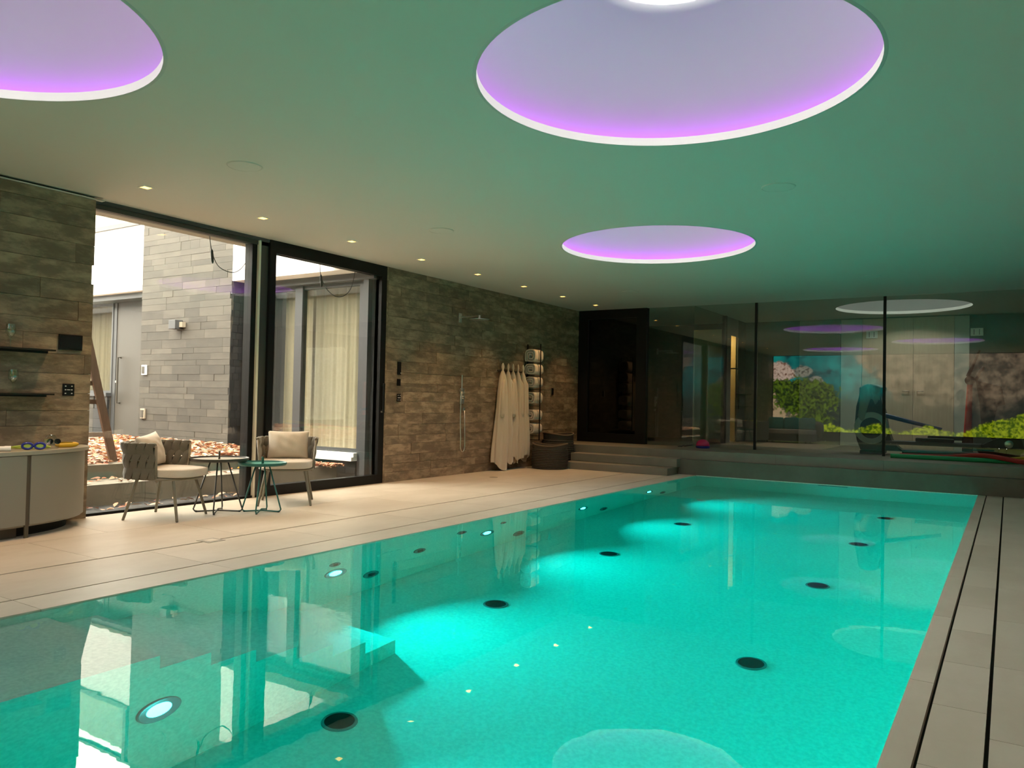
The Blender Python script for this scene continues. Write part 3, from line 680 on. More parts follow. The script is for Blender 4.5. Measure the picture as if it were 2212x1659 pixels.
def armchair(label, loc, rz, pil):
    t = thing('woven_armchair', label, 'armchair', loc, rz, 'woven strap armchairs')
    zt, zb = .665, .375
    def flare(p, z): k = 1+.10*(z-zb)/(zt-zb); return Vector((p.x*k, p.y*k, z))
    n = 40
    for z, r in ((zt-.008,.011), (zb+.01,.011), (.53,.008)):
        MB().tube([flare(at_s(UD[-1]*k/n)[0], z) for k in range(n+1)], r, 8).build('rail', m_tframe, t, local=True, smooth=True)
    for s in (0, UD[-1]):
        p = at_s(s)[0]; MB().tube([flare(p, zt-.005), flare(p, zb+.0), Vector((p.x*.97, p.y*.93, zb-.03))], .011, 8).build('arm_post', m_tframe, t, local=True, smooth=True)
    K = 15; sp = UD[-1]/K
    for k in range(K):
        for layer in (0, 1):
            s0 = sp*(k+.5)+(sp*.0 if layer == 0 else sp*.0)
            sg = 1 if layer == 0 else -1; vs = []; fs = []; m = 17
            for i in range(m):
                v = i/(m-1); z = zb-.012+(zt-zb+.03)*v
                sh = sg*.020*math.sin(v*2*PI); wd = .034*(.72+.28*abs(math.sin(v*2*PI)))+.003
                if v > .93: wd = .031
                o = sg*.016*math.cos(v*2*PI)*(1 if .08 < v < .92 else .6)
                row = []
                for c in (-1,-.5,.5,1):
                    p, nn, tt = at_s(s0+sh+c*wd); nn = nn*1; b = flare(p, z); bul = (1-c*c)*.008
                    row.append((b-nn*(o*.9+bul+.005*sg), b-nn*(o*.9-.006+.005*sg)))
                vs += [q[0] for q in row]+[q[1] for q in reversed(row)]
            for i in range(m-1):
                for c in range(8): fs.append((i*8+c, i*8+(c+1) % 8, (i+1)*8+(c+1) % 8, (i+1)*8+c))
            fs += [tuple(range(7,-1,-1)), tuple((m-1)*8+c for c in range(8))]
            MB().add(vs, fs).build('strap', m_taupe, t, local=True, smooth=50)
    # top rolls: each strap pair folds over the rail
    for k in range(K):
        s0 = sp*(k+.5); pts = [flare(at_s(s0+c)[0], zt+.004) for c in (-.030,-.015,0,.015,.030)]
        MB().tube(pts, [.016,.021,.022,.021,.016], 10).build('strap_fold', m_taupe, t, local=True, smooth=True)
    # seat frame, cushion, pillow
    def sq(u, a, b, e=3.2):
        c, s_ = math.cos(u), math.sin(u); return (math.copysign(abs(c)**(2/e), c)*a, math.copysign(abs(s_)**(2/e), s_)*b)
    def cushion(cx, a, b, z0, z1, rr):
        prof = [(-.9,0), (-.2,.0), (0,.08), (0,.86), (-.14,.99), (-1.2,1.05)]; m = 36; vs = []
        for q, h in prof:
            for k in range(m):
                f = 1+q*.0; x, y = sq(2*PI*k/m, a+q*rr, b+q*rr); vs.append((cx+x, y, z0+(z1-z0)*h))
        fs = [(i*m+k, i*m+(k+1) % m, (i+1)*m+(k+1) % m, (i+1)*m+k) for i in range(len(prof)-1) for k in range(m)]
        fs += [tuple(range(m-1,-1,-1)), tuple((len(prof)-1)*m+k for k in range(m))]
        return MB().add(vs, fs)
    MB().tube([(.05+.29*math.cos(2*PI*k/28)*(1 if 1 else 1), .27*math.sin(2*PI*k/28), .368) for k in range(28)], .012, 8, closed=True).build('seat_frame', m_tframe, t, local=True, smooth=True)
    MB().lathe([(.001,.365), (.26,.365), (.265,.378), (.001,.378)], 28, c=(.05,0,0)).build('seat_base', m_tframe, t, local=True)
    cushion(.055, .31, .265, .382, .455, .06).build('seat_cushion', m_cush, t, local=True, smooth=50)
    # pillow: soft bulging square, leaning on the back
    def pil_pt(u, v, side, w_, h_):
        x, y = u*2-1, v*2-1
        e = (1-abs(x)**2.6)*(1-abs(y)**2.6); th = .075*max(e, 0)**.55
        pinch = 1-.07*(1-abs(x))*abs(y)-.0; px_ = x*w_*(1-.06*(1-y*y)*abs(x)); pz = y*h_*(1-.06*(1-x*x)*abs(y))
        wr = .006*math.sin(9*x+4*y)*math.sin(5*y-2*x)*max(e, 0)
        return Vector((side*(th)+wr, px_, pz))
    w_, h_ = .215, .155
    tilt = Matrix.Translation((pil[0], pil[1], .455+h_*.94)) @ Matrix.Rotation(pil[3], 4, 'Z') @ Matrix.Rotation(-.30, 4, 'Y') @ Matrix.Rotation(pil[2], 4, 'X')
    mb = MB()
    for s in (1,-1): mb.grid(lambda u, v: tilt @ pil_pt(u, v, s, w_, h_), 25, 21)
    b = bmesh.new(); me = bpy.data.meshes.new('x'); me.from_pydata(mb.v, [], mb.f); b.from_mesh(me); bmesh.ops.remove_doubles(b, verts=b.verts[:], dist=.0015); MB().bm(b).build('pillow', m_cush, t, local=True, smooth=True)
    # legs
    for sx, sy, x0, y0 in ((1,1,.20,.19), (1,-1,.20,-.19), (-1,1,-.13,.19), (-1,-1,-.13,-.19)):
        MB().tube([(x0, y0, .372), (x0+sx*.085, y0+sy*.07, .004)], [.015,.012], 10).build('leg', m_tframe, t, local=True, smooth=40)
        MB().lathe([(.001,0), (.010,0), (.010,.006), (.001,.006)], 10, c=(x0+sx*.085, y0+sy*.07, 0)).build('glide', m_rubber, t, local=True)
armchair('woven strap armchair turned sideways beside the brown tray table', (-6.50, 4.29, 0), .47, (-.14, .02, .10, .1))
armchair('woven strap armchair facing the pool behind the green tray table', (-6.44, 5.68, 0), -.78, (-.13, 0, .0, 0))

# ------------------------------------------------------------------ tray tables
def tray_table(label, loc, H, R, mf, mt, rz):
    t = thing('tray_table', label, 'side table', loc, rz, 'round tray tables')
    tp = MB().lathe([(.001,H-.012), (R-.02,H-.012), (R-.004,H-.006), (R,H+.006), (R+.004,H+.006), (R+.004,H-.010), (R-.006,H-.022), (.001,H-.022)], 56).build('tray', mf, t, local=True, smooth=35)
    MB().lathe([(.001,H-.0115), (R-.022,H-.0115), (R-.022,H-.009), (.001,H-.009)], 48).build('tray_top', mt, t, local=True)
    MB().tube([(0,-.02,H-.01), (0,-.022,H+.05), (0,-.012,H+.062), (0,.012,H+.062), (0,.022,H+.05), (0,.02,H-.01)], .006, 8).build('handle', mf, t, local=True, smooth=True)
    MB().lathe([(.001,-.016), (.0095,-.016), (.0095,.016), (.001,.016)], 12, axis='y', c=(0,0,H+.060)).build('handle_grip', m_leather, t, local=True, smooth=40)
    a = R*.86; b = R*.52
    for k in range(2):            # two bent wire loops crossing under the tray
        q = Matrix.Rotation(PI/2*k, 4, 'Z'); pts = []
        for p in [(-b*.55,0,H-.022), (-a*.93,0,.055), (-a*.97,0,.03), (-a*.92,0,.013), (-a*.8,0,.008), (0,0,.030 if k else .016), (a*.8,0,.008), (a*.92,0,.013), (a*.97,0,.03), (a*.93,0,.055), (b*.55,0,H-.022)]: pts.append(q @ Vector(p))
        MB().tube(pts, .0075, 8).build('leg_loop', mf, t, local=True, smooth=True)
    for k in range(4):
        q = Matrix.Rotation(PI/2*k, 4, 'Z') @ Vector((a*.86,0,0)); MB().lathe([(.001,0), (.010,0), (.010,.007), (.001,.007)], 10, c=q).build('foot', m_rubber, t, local=True)
tray_table('brown round tray table between the two armchairs', (-6.39, 4.80, 0), .515, .268, m_tdark, m_taupet, .75)
tray_table('dark green round tray table, lower, in front of the brown one', (-6.08, 5.06, 0), .475, .222, m_green, m_greent, .60)

# ------------------------------------------------------------------ curved cabinet at the left edge
def cab_outline(x1, ye, inset=0.):
    x0 = XL+.07+.012; r = x1-x0-inset
    pts = [(x0, 2.08), (x1-inset, 2.08)]
    y0 = 2.62
    for k in range(0, 25):
        a = PI/2*k/24; pts.append((x0+(x1-inset-x0)*math.cos(a)**.9 if k < 24 else x0, y0+(ye-inset-y0)*math.sin(a)))
    return pts
cb = thing('curved_cabinet', 'low taupe cabinet with rounded end by the stone wall', 'cabinet', (-6.6, 2.9, 0))
XC = -6.27
MB().prism(cab_outline(XC, 3.72, .12), 0, .085).build('plinth', m_slot, cb)
MB().prism(cab_outline(XC, 3.72, .012), .085, .63).build('body', m_cab, cb, smooth=20)
MB().prism(cab_outline(XC, 3.75, -.01), .632, .66).build('cabinet_top', m_cabt, cb, smooth=20)
def front_strip(y0, y1, d0, d1, z0, z1, name, mat):
    o = cab_outline(XC, 3.72, 0); x0 = XL+.082
    def xof(y):
        if y <= 2.62: return XC
        k = min(1, (y-2.62)/(3.72-2.62)); return x0+(XC-x0)*(1-k*k)**.45
    m = max(2, int((y1-y0)/.03)); vs = []; fs = []
    for i in range(m+1):
        y = y0+(y1-y0)*i/m; e = .02; tx = Vector((xof(y+e)-xof(y-e), 2*e, 0)).normalized(); n_ = Vector((tx.y, -tx.x, 0)); p = Vector((xof(y), y, 0))
        a, b = p+n_*d0, p+n_*d1; vs += [(a.x,a.y,z0), (b.x,b.y,z0), (b.x,b.y,z1), (a.x,a.y,z1)]
    for i in range(m):
        for c in range(4): fs.append((i*4+c, i*4+(c+1) % 4, (i+1)*4+(c+1) % 4, (i+1)*4+c))
    fs += [(3,2,1,0), tuple(m*4+c for c in range(4))]
    MB().add(vs, fs).build(name, mat, cb, smooth=35)
front_strip(2.09, 3.02, -.012, .006, .10, .628, 'door', m_cab); front_strip(3.055, 3.66, -.012, .006, .10, .628, 'door', m_cab)
front_strip(3.022, 3.053, -.012, .0, .0, .628, 'door_gap_strip', m_cabw); front_strip(2.09, 3.022, -.10, -.09, .0, .10, 'plinth_panel', m_cabw)
ZT = .66
t = thing('swim_goggles', 'blue and lime swim goggles on the cabinet', 'goggles', (-6.42, 3.12, ZT), -.45)
mb_blue = M('goggle_blue', (.02,.03,.25), .3); m_lime = M('strap_lime', (.45,.55,.08), .6)
for s in (-1, 1):
    MB().tube([(.0, s*.042+.034*math.cos(2*PI*k/20), .034+.022*math.sin(2*PI*k/20)) for k in range(20)], .010, 8, closed=True).build('eyecup', mb_blue, t, local=True, smooth=True)
    MB().lathe([(.001,-.004), (.9,-.004), (.9,.004), (.001,.004)], 18, axis='x').xf(Matrix.Translation((0, s*.042, .034)) @ Matrix.Diagonal((1,.034,.022,1))).build('lens', m_lime, t, local=True)
MB().tube([(0,-.008,.034), (.006,0,.036), (0,.008,.034)], .006, 6).build('nose_bridge', mb_blue, t, local=True, smooth=True)
MB().tube([(0,-.078,.034), (-.02,-.12,.028), (-.07,-.145,.02), (-.12,-.12,.014), (-.13,-.06,.011), (-.11,.0,.011), (-.13,.07,.012), (-.07,.11,.02), (0,.078,.034)], .0085, 6).build('strap', m_lime, t, local=True, smooth=True)
t = thing('yellow_hair_clip', 'small yellow curved object at the cabinet end', 'toy', (-6.60, 3.47, ZT), -.45)
MB().tube([(0,-.085,.024), (0,-.06,.022), (0,-.02,.022), (0,.03,.024), (0,.065,.027), (0,.085,.030)], [.012,.022,.024,.024,.020,.008], 12).xf(Matrix.Diagonal((1,1,.95,1))).build('body', M('yellow_plastic', (.70,.42,.02), .45), t, local=True, smooth=True)
MB().tube([(.012,-.06,.04), (.014,-.01,.045), (.012,.04,.042)], .004, 6).build('seam', M('yellow_dark', (.35,.20,.01), .5), t, local=True, smooth=True)
t = thing('clear_plastic_bag', 'crumpled clear bag with dark eyewear on the cabinet', 'plastic bag', (-6.56, 3.32, ZT), -.45)
rb = random.Random(4)
MB().lathe([(.001,.0), (.055,.0), (.062,.03), (.045,.07), (.025,.095), (.001,.10)], 14).build('bag', GLASS('plastic_film', .09, (.93,.93,.9)), t, local=True)
for p in t.children[0].data.vertices: p.co += Vector((rb.uniform(-.012,.012), rb.uniform(-.012,.012), rb.uniform(0,.012) if p.co.z > .01 else 0))
for s in (-1, 1): MB().lathe([(.001,-.004), (1,-.003), (1,.003), (.001,.004)], 16, axis='x').xf(Matrix.Translation((.03, s*.026+.02, .058)) @ Matrix.Diagonal((1,.024,.022,1))).build('eyewear_lens', m_black, t, local=True)
t = thing('white_tube', 'white rolled tube lying on the cabinet at the picture edge', 'tube', (-6.45, 2.86, ZT), -.45)
MB().tube([(0,-.10,.020), (0,.06,.020)], .019, 14).build('body', m_white, t, local=True, smooth=40); MB().tube([(0,.06,.020), (0,.10,.020)], .021, 14).build('cap', m_white, t, local=True, smooth=40)

# wall shelves with glasses
XS = XL+.076
for z, lab in ((1.475,'upper dark wall shelf at the left picture edge'), (1.105,'lower dark wall shelf at the left picture edge')):
    t = thing('wall_shelf', lab, 'shelf', (XS+.06, 3.0, z-.02), group='wall shelves'); MB().box(XS+.002, XS+.14, 2.2, 3.45, z-.014, z).build('board', M('shelf_smoked', (.02,.02,.016), .15), t); MB().box(XS+.002, XS+.012, 2.2, 3.45, z-.03, z-.014).build('rail', m_black, t)
for y, z, lab in ((3.12,1.475,'clear stemmed glass on the upper wall shelf'), (3.15,1.105,'clear stemmed glass on the lower wall shelf')):
    t = thing('wine_glass', lab, 'glass', (XS+.08, y, z), group='glasses on the wall shelves')
    MB().lathe([(.001,0), (.032,0), (.032,.003), (.005,.008), (.004,.075), (.02,.09), (.036,.12), (.038,.15), (.033,.19), (.032,.19), (.036,.15), (.034,.122), (.018,.093), (.001,.085)], 20).build('bowl', GLASS('glassware', .10, (.93,.97,.95)), t, local=True, smooth=40)
# touch panel and key pads
XW = XL+.078
t = thing('touch_panel', 'black touch screen on the near stone wall', 'screen', (XW, 3.637, 1.48)); MB().bbox(XW, XW+.018, 3.535, 3.738, 1.485, 1.622, .005).build('housing', m_black, t); MB().box(XW+.018, XW+.0195, 3.548, 3.725, 1.50, 1.607).build('display', M('display_glass', (.012,.014,.016), .1), t)
m_print = M('print_white', (.75,.75,.72), .5)
def keypad(X, y, z, wy, hz, lab, keys=True, n='wall_keypad'):
    t = thing(n, lab, 'switch', (X, y, z-hz/2)); MB().bbox(X, X+.010, y-wy/2, y+wy/2, z-hz/2, z+hz/2, .003).build('plate', m_black, t)
    if keys:
        for dz in (-.3,0,.3):
            for dy in (-.27,.27): MB().box(X+.0101, X+.0112, y+dy*wy-.006, y+dy*wy+.006, z+dz*hz-.004, z+dz*hz+.004).build('key_mark', m_print, t)
        MB().box(X+.0101, X+.0112, y-.014, y+.014, z-.003, z+.003).build('key_mark', m_print, t)
    return t
keypad(XW, 3.633, 1.14, .10, .105, 'black six-key switch plate under the touch panel')
XW2 = XL+.007
t = keypad(XW2, 8.073, 1.535, .075, .175, 'tall black wall panel beside the sliding door', False); MB().box(XW2+.0101, XW2+.0115, 8.095, 8.107, 1.465, 1.475).build('key_mark', m_print, t)
t = keypad(XW2, 8.07, 1.343, .07, .095, 'small blank black switch beside the sliding door', False); MB().box(XW2+.010, XW2+.013, 8.045, 8.095, 1.31, 1.376).build('rocker', m_black, t)
keypad(XW2, 8.078, 1.135, .075, .105, 'black six-key switch plate beside the sliding door')
t = keypad(XW2, 12.29, 1.31, .085, .12, 'black switch between towel rack and black door', False); MB().box(XW2, XW2+.012, 12.236, 12.245, 1.25, 1.37).build('trim_edge', m_chrome, t)

# ------------------------------------------------------------------ shower
t = thing('overhead_shower', 'chrome wall arm with flat overhead shower', 'shower', (XW2, 9.43, 2.36))
MB().bbox(XW2, XW2+.014, 9.40, 9.47, 2.29, 2.43, .003).build('wall_plate', m_chrome, t)
MB().tube([(XW2+.01,9.435,2.37), (XW2+.36,9.435,2.37)], .011, 10).build('arm', m_chrome, t, smooth=40)
MB().tube([(XW2+.36,9.435,2.385), (XW2+.36,9.435,2.335)], .018, 12).build('joint', m_chrome, t, smooth=40)
MB().lathe([(.001,2.335), (.04,2.335), (.15,2.325), (.15,2.315), (.001,2.315)], 36, c=(XW2+.36,9.435,0)).build('shower_head', m_chrome, t, smooth=30)
t = thing('hand_shower', 'chrome hand shower with hose and control plate on stone wall', 'shower', (XW2, 9.5, .35))
MB().bbox(XW2, XW2+.012, 9.475, 9.575, 1.06, 1.30, .003).build('control_plate', m_chrome, t)
for k in range(3): MB().lathe([(.001,.018), (.011,.018), (.011,0)], 12, axis='x', c=(XW2+.012, 9.497+.028*k, 1.232)).build('button', m_chrome, t, smooth=40)
MB().lathe([(.001,.035), (.022,.033), (.024,0)], 20, axis='x', c=(XW2+.012, 9.527, 1.16)).build('knob', m_chrome, t, smooth=40)
MB().tube([(XW2+.04,9.47,1.50), (XW2+.04,9.47,1.26)], [.012,.010], 10).build('wand', m_chrome, t, smooth=40); MB().bbox(XW2, XW2+.05, 9.458, 9.482, 1.25, 1.28, .004).build('holder', m_chrome, t)
MB().bbox(XW2, XW2+.035, 9.535, 9.575, .955, 1.01, .004).build('hose_outlet', m_chrome, t)
hp = [(XW2+.04,9.47,1.26)]+[(XW2+.045, 9.47-.03*math.sin(PI*k/8)-.004*k*.0, 1.26-.80*k/8) for k in range(1,8)]+[(XW2+.05, 9.50+.055*math.cos(PI+PI*k/10)+.005, .44-.10*math.sin(PI*k/10)) for k in range(0,11)]+[(XW2+.045,9.562,.62), (XW2+.04,9.557,.80), (XW2+.036,9.555,.96)]
MB().tube(hp, .0075, 8).build('hose', m_chrome, t, smooth=True)

# ------------------------------------------------------------------ robes, towels, baskets
t = thing('hook_rail', 'slim dark rail with hooks above the white robes', 'hook rail', (XW2, 10.9, 1.6)); MB().box(XW2, XW2+.012, 10.48, 11.22, 1.60, 1.625).build('bar', m_tdark, t)
HY = [10.52, 10.68, 10.83, 10.98, 11.14]
for y in HY: MB().tube([(XW2+.01,y,1.61), (XW2+.07,y,1.605), (XW2+.075,y,1.63)], .006, 6).build('hook', m_tdark, t, smooth=True)
def robe(i, y, w_, hem, lean, lab):
    t = thing('bathrobe', lab, 'bathrobe', (XW2+.1, y, hem), group='white bathrobes on hooks'); rr = random.Random(30+i); ph = [rr.uniform(0, 6) for _ in range(5)]
    rows = [(1.735,.004,.004), (1.705,.018,.014), (1.665,.022,.018), (1.63,.012,.012), (1.612,.012,.012), (1.59,.022,.024), (1.53,.036,.045), (1.42,.048,.062), (1.25,.058,.075), (1.05,.066,.082), (.85,.075,.086), (.62,.085,.088), (.40,.095,.085), (.22,.10,.078), (hem,.10,.072)]
    m = 40; vs = []
    for j, (z, a, b) in enumerate(rows):
        f = min(1, max(0, (1.6-z)/1.3)); a *= w_
        for k in range(m):
            u = 2*PI*k/m; wv = 1+f*(.17*math.sin(3*u+ph[0]+z*1.5)+.13*math.sin(5*u+ph[1]-z)+.09*math.sin(9*u+ph[2]+z*1.2))
            zz = z
            if j >= len(rows)-2: zz += (.05*math.sin(u+ph[3])+.03*math.sin(2*u+ph[4]))*(1 if j == len(rows)-1 else .4)
            yy = y+lean*f**1.3+a*wv*math.cos(u)
            xx = XW2+.085+.015*f+b*wv*math.sin(u)
            vs.append((max(xx, XW2+.004), yy, zz))
    fs = [(j*m+k, j*m+(k+1) % m, (j+1)*m+(k+1) % m, (j+1)*m+k) for j in range(len(rows)-1) for k in range(m)]+[tuple(range(m-1,-1,-1))]
    MB().add(vs, fs).build('body', m_robe, t, smooth=True)
    # sleeve hanging along the side
    sl = []
    yy = y-(.05 if i in (0,2) else -.05)*1
    MB().tube([(XW2+.11,y,1.50), (XW2+.13,yy,1.40), (XW2+.145,yy-.025+lean*.2,1.15), (XW2+.15,yy-.03+lean*.4,.92), (XW2+.15,yy-.02+lean*.4,.86)], [.02,.030,.036,.040,.034], 12).xf(Matrix.Identity(4)).build('sleeve', m_robe, t, smooth=True)
    if i in (2, 4): MB().tube([(XW2+.16,y+.03,.95), (XW2+.175,y+.05,.70), (XW2+.165,y+.03,.45)], [.012,.016,.012], 8).build('belt', m_robe, t, smooth=True)
RL = ['white bathrobe farthest left on the hook rail, longest hem', 'white bathrobe second from left on the hook rail', 'white bathrobe in the middle of the hook rail', 'white bathrobe second from right on the hook rail', 'white bathrobe at the right end beside the towels']
for i, y in enumerate(HY): robe(i, y, [1.75,1.1,1.0,1.0,1.15][i], [.07,.14,.13,.16,.17][i], [-.05,.0,.02,.02,.03][i], RL[i])
rk = thing('towel_rack', 'tall black steel towel rack on the stone wall', 'towel rack', (XW2, 11.42, .37))
MB().box(XW2+.258, XW2+.270, 11.40, 11.42, .46, 2.10).build('front_bar', m_black, rk); MB().box(XW2, XW2+.008, 11.39, 11.43, .46, 2.10).build('back_bar', m_black, rk)
MB().box(XW2+.008, XW2+.258, 11.405, 11.415, .46, .472).build('bottom_arm', m_black, rk)
TW = [(1.895,.135), (1.665,.115), (1.445,.115), (1.175,.125), (.885,.115), (.655,.112)]
for z, _ in TW[:]: MB().box(XW2+.008, XW2+.258, 11.407, 11.413, z-_-.007, z-_-.001).build('arm', m_black, rk)
def towel(z, h, lab, i):
    t = thing('rolled_towel', lab, 'towel', (XW2+.13, 11.43, z-h), group='rolled towels in the rack'); rr = random.Random(i)
    turns, n = 2.6, 84; vs = []; fs = []; th = .030; e = 3
    def sp(k):
        u = 2*PI*turns*k/n; r = .25+.75*k/n; c, s_ = math.cos(u), math.sin(u)
        return Vector((0, math.copysign(abs(c)**(2/e), c)*r*.145, math.copysign(abs(s_)**(2/e), s_)*r*h*.97))
    L_ = [.015, .03, .235, .25]
    xc = XW2+.128
    for k in range(n+1):
        p = sp(k); q = p*(1-th/max(p.length, .02)) if p.length > .03 else p*.6
        for yy, sc in ((0,.97), (.012,1), (.255,1), (.267,.97)): vs.append((xc+p.y*.84*sc, 11.30+yy, z+p.z*sc))
        for yy, sc in ((.267,1.03), (0,1.03)): vs.append((xc+q.y*.84*sc, 11.30+yy, z+q.z*sc))
    for k in range(n):
        for c in range(6): fs.append((k*6+c, k*6+(c+1) % 6, (k+1)*6+(c+1) % 6, (k+1)*6+c))
    fs += [tuple(range(5,-1,-1)), tuple(n*6+c for c in range(6))]
    MB().add(vs, fs).build('roll', m_towel, t, smooth=60)
TL = ['rolled white towel, topmost in the black rack', 'rolled white towel, second from the top', 'rolled white towel, third from the top', 'rolled white towel, fourth from the top', 'rolled white towel, second from the bottom', 'rolled white towel, lowest in the rack']
for i, (z, h) in enumerate(TW): towel(z, h, TL[i], i)
def basket(label, x, y, r, h, seed):
    t = thing('rope_basket', label, 'basket', (x, y, 0), group='dark rope baskets'); rr = random.Random(seed); ph = rr.uniform(0, 6)
    n = 9; prof = [(.001,0), (r*.93,0), (r*.97,.02)]
    for k in range(1, n): prof.append((r*(.98+.04*math.sin(PI*k/n)), h*.95*k/n))
    prof += [(r*1.0,h*.86), (r*1.005,h), (r*.97,h+.004), (r*.94,h*.98), (r*.94,.03), (.001,.025)]
    mb = MB().lathe(prof, 48); mb.v = [(p[0], p[1], p[2]+(.018*math.sin(2*math.atan2(p[1],p[0])+ph) if p[2] > h*.9 else 0)) for p in mb.v]
    mb.build('body', m_basket, t, local=True, smooth=50)
    for k in range(12): MB().tube([((r*(.985+.04*math.sin(PI*(k+1)/13)))*math.cos(2*PI*j/48), (r*(.985+.04*math.sin(PI*(k+1)/13)))*math.sin(2*PI*j/48), h*.82*(k+.7)/12) for j in range(48)], .011, 6, closed=True).build('rope_coil', m_basket, t, local=True, smooth=True)
    MB().tube([(r*1.0*math.cos(2*PI*j/48), r*1.0*math.sin(2*PI*j/48), h+.018*math.sin(4*PI*j/48+ph)) for j in range(48)], .014, 8, closed=True).build('rim', M('basket_rim_%d' % seed, (.11,.08,.05), .9), t, local=True, smooth=True)
basket('dark brown rope basket in front at the foot of the steps', -6.53, 11.44, .295, .40, 1)
basket('dark brown rope basket behind, squeezed beside the steps', -6.69, 12.01, .265, .56, 2)
# deck drains
t = thing('floor_drain', 'square steel drain grate on the slot of the left deck', 'drain', (-5.17, 3.83, 0)); MB().box(-5.245,-5.095,3.755,3.905,.0005,.003).build('frame', m_alu, t); MB().box(-5.215,-5.125,3.785,3.875,.003,.0045).build('grate', m_tile, t)
t = thing('shower_drain', 'small round floor drain below the shower', 'drain', (-6.35, 9.48, 0)); MB().lathe([(.001,.002), (.05,.002), (.06,.0035), (.062,0)], 24).build('cover', m_alu, t, local=True)

# ------------------------------------------------------------------ on the ledge: pool noodles, cap
def noodle(pts, mat, lab):
    P = [Vector(p) for p in pts]; pl = []
    for i in range(len(P)-1):
        a, b, c, d = P[max(i-1,0)], P[i], P[i+1], P[min(i+2, len(P)-1)]
        for k in range(6): u = k/6; pl.append(.5*((2*b)+(c-a)*u+(2*a-5*b+4*c-d)*u*u+(3*b-a-3*c+d)*u**3))
    pl.append(P[-1]); o = MB().tube(pl, .033, 14, cap=True).build('pool_noodle', mat, smooth=40); tag(o, lab, 'pool noodle', 'foam pool noodles')
Z = ZP+.035
m_nr = M('foam_red', (.42,.028,.018), .7)
noodle([(-1.50,12.98,Z), (-.7,12.95,Z), (.12,12.98,Z)], M('foam_green', (.02,.34,.13), .7), 'straight green foam noodle lying along the ledge')
noodle([(-1.40,13.20,Z), (-.80,13.16,Z+.01), (-.30,12.99,Z+.065), (.25,12.82,Z), (.85,12.80,Z)], m_nr, 'red foam noodle lying across the green one')
noodle([(-.36,13.12,Z), (.05,13.14,Z+.02), (.40,13.17,Z+.075), (.9,13.20,Z+.10)], M('foam_yellow', (.55,.36,.02), .7), 'yellow foam noodle at the right end of the ledge')
noodle([(.22,13.27,Z), (.7,13.27,Z), (1.3,13.26,Z)], m_nr, 'short red foam noodle at the far right against the glass')
t = thing('bathing_cap', 'pink swim cap with blue rim lying on the ledge', 'swim cap', (-4.43, 13.05, ZP))
MB().lathe([(.115,.035), (.112,.06), (.10,.10), (.07,.13), (.035,.145), (.001,.148)], 28).build('cap', M('cap_pink', (.60,.02,.12), .5), t, local=True, smooth=True)
MB().lathe([(.001,0), (.11,0), (.12,.015), (.118,.04), (.001,.04)], 28).build('rim', M('cap_blue', (.02,.03,.22), .5), t, local=True, smooth=40)
t = thing('swim_mask', 'clear swim mask lying beside the pink cap', 'goggles', (-4.68, 13.02, ZP))
MB().tube([(.07*math.cos(2*PI*k/20), .045*math.sin(2*PI*k/20), .035+.012*math.cos(2*PI*k/20)) for k in range(20)], .012, 8, closed=True).build('frame', m_grey, t, local=True, smooth=True); MB().tube([(-.07,0,.035), (-.13,.03,.012), (-.17,-.03,.012), (-.09,-.05,.02)], .009, 6).build('strap', m_slate, t, local=True, smooth=True)

# ------------------------------------------------------------------ gym machines behind the glass
YM = 14.05
m_mach = M('machine_navy', (.012,.016,.035), .35); m_grym = M('machine_grey', (.10,.11,.11), .5); m_disc = M('machine_disc', (.42,.45,.42), .5)
t = thing('elliptical_trainer', 'dark navy elliptical trainer with pale wheel ring behind glass', 'exercise machine', (-1.2, YM, ZP))
sh = [(-2.06,.44), (-2.12,.60), (-2.15,.85), (-2.13,1.15), (-2.07,1.40), (-1.98,1.50), (-1.86,1.50), (-1.78,1.36), (-1.70,1.05), (-1.66,.80), (-1.60,.62), (-1.50,.50), (-1.42,.44)]
MB().prism(sh, YM-.14, YM+.14, 'y').build('shroud', m_mach, t)
MB().lathe([(.17,0), (.17,-.012), (.255,-.012), (.262,0)], 44, axis='y', c=(-1.90,YM-.141,.80), close=True).build('wheel_ring', m_disc, t, smooth=40)
MB().lathe([(.001,-.008), (.165,-.008), (.17,0)], 36, axis='y', c=(-1.90,YM-.141,.80)).build('wheel_cover', m_mach, t, smooth=40)
MB().tube([(-1.72,YM-.20,1.02), (-1.25,YM-.20,.90), (-.88,YM-.20,.815)], [.040,.032,.024], 10).build('pedal_arm', M('machine_blue', (.012,.035,.16), .35), t, smooth=40)
MB().bbox(-1.75, -.35, YM-.17, YM-.09, .545, .605, .012).build('rail', m_grym, t); MB().bbox(-1.75, -.35, YM+.09, YM+.17, .545, .605, .012).build('rail', m_grym, t)
MB().bbox(-1.25, -.72, YM-.21, YM-.06, .61, .67, .015).build('pedal', m_rubber, t); MB().bbox(-1.1, -.6, YM+.06, YM+.21, .64, .70, .015).build('pedal', m_rubber, t)
MB().bbox(-1.45, .02, YM-.10, YM+.10, .40, .47, .012).build('base_beam', m_grym, t)
MB().prism([(-.42,.55), (-.20,.68), (0,.76), (.16,.70), (.20,.55), (.12,.42), (-.25,.40), (-.40,.48)], YM-.12, YM+.12, 'y').build('rear_housing', m_rubber, t)
MB().lathe([(.001,-.02), (.035,-.02), (.055,-.012), (.06,0)], 28, axis='y', c=(.0,YM-.121,.62)).build('hub', m_chrome, t, smooth=40)
MB().bbox(-2.05, -1.72, YM-.30, YM+.30, ZP, .44, .012).build('foot', m_rubber, t); MB().bbox(-.10, .12, YM-.28, YM+.28, ZP, .42, .012).build('foot', m_rubber, t)
t = thing('hand_towel', 'grey towel draped over the top of the trainer', 'towel', (-1.93, YM, 1.2))
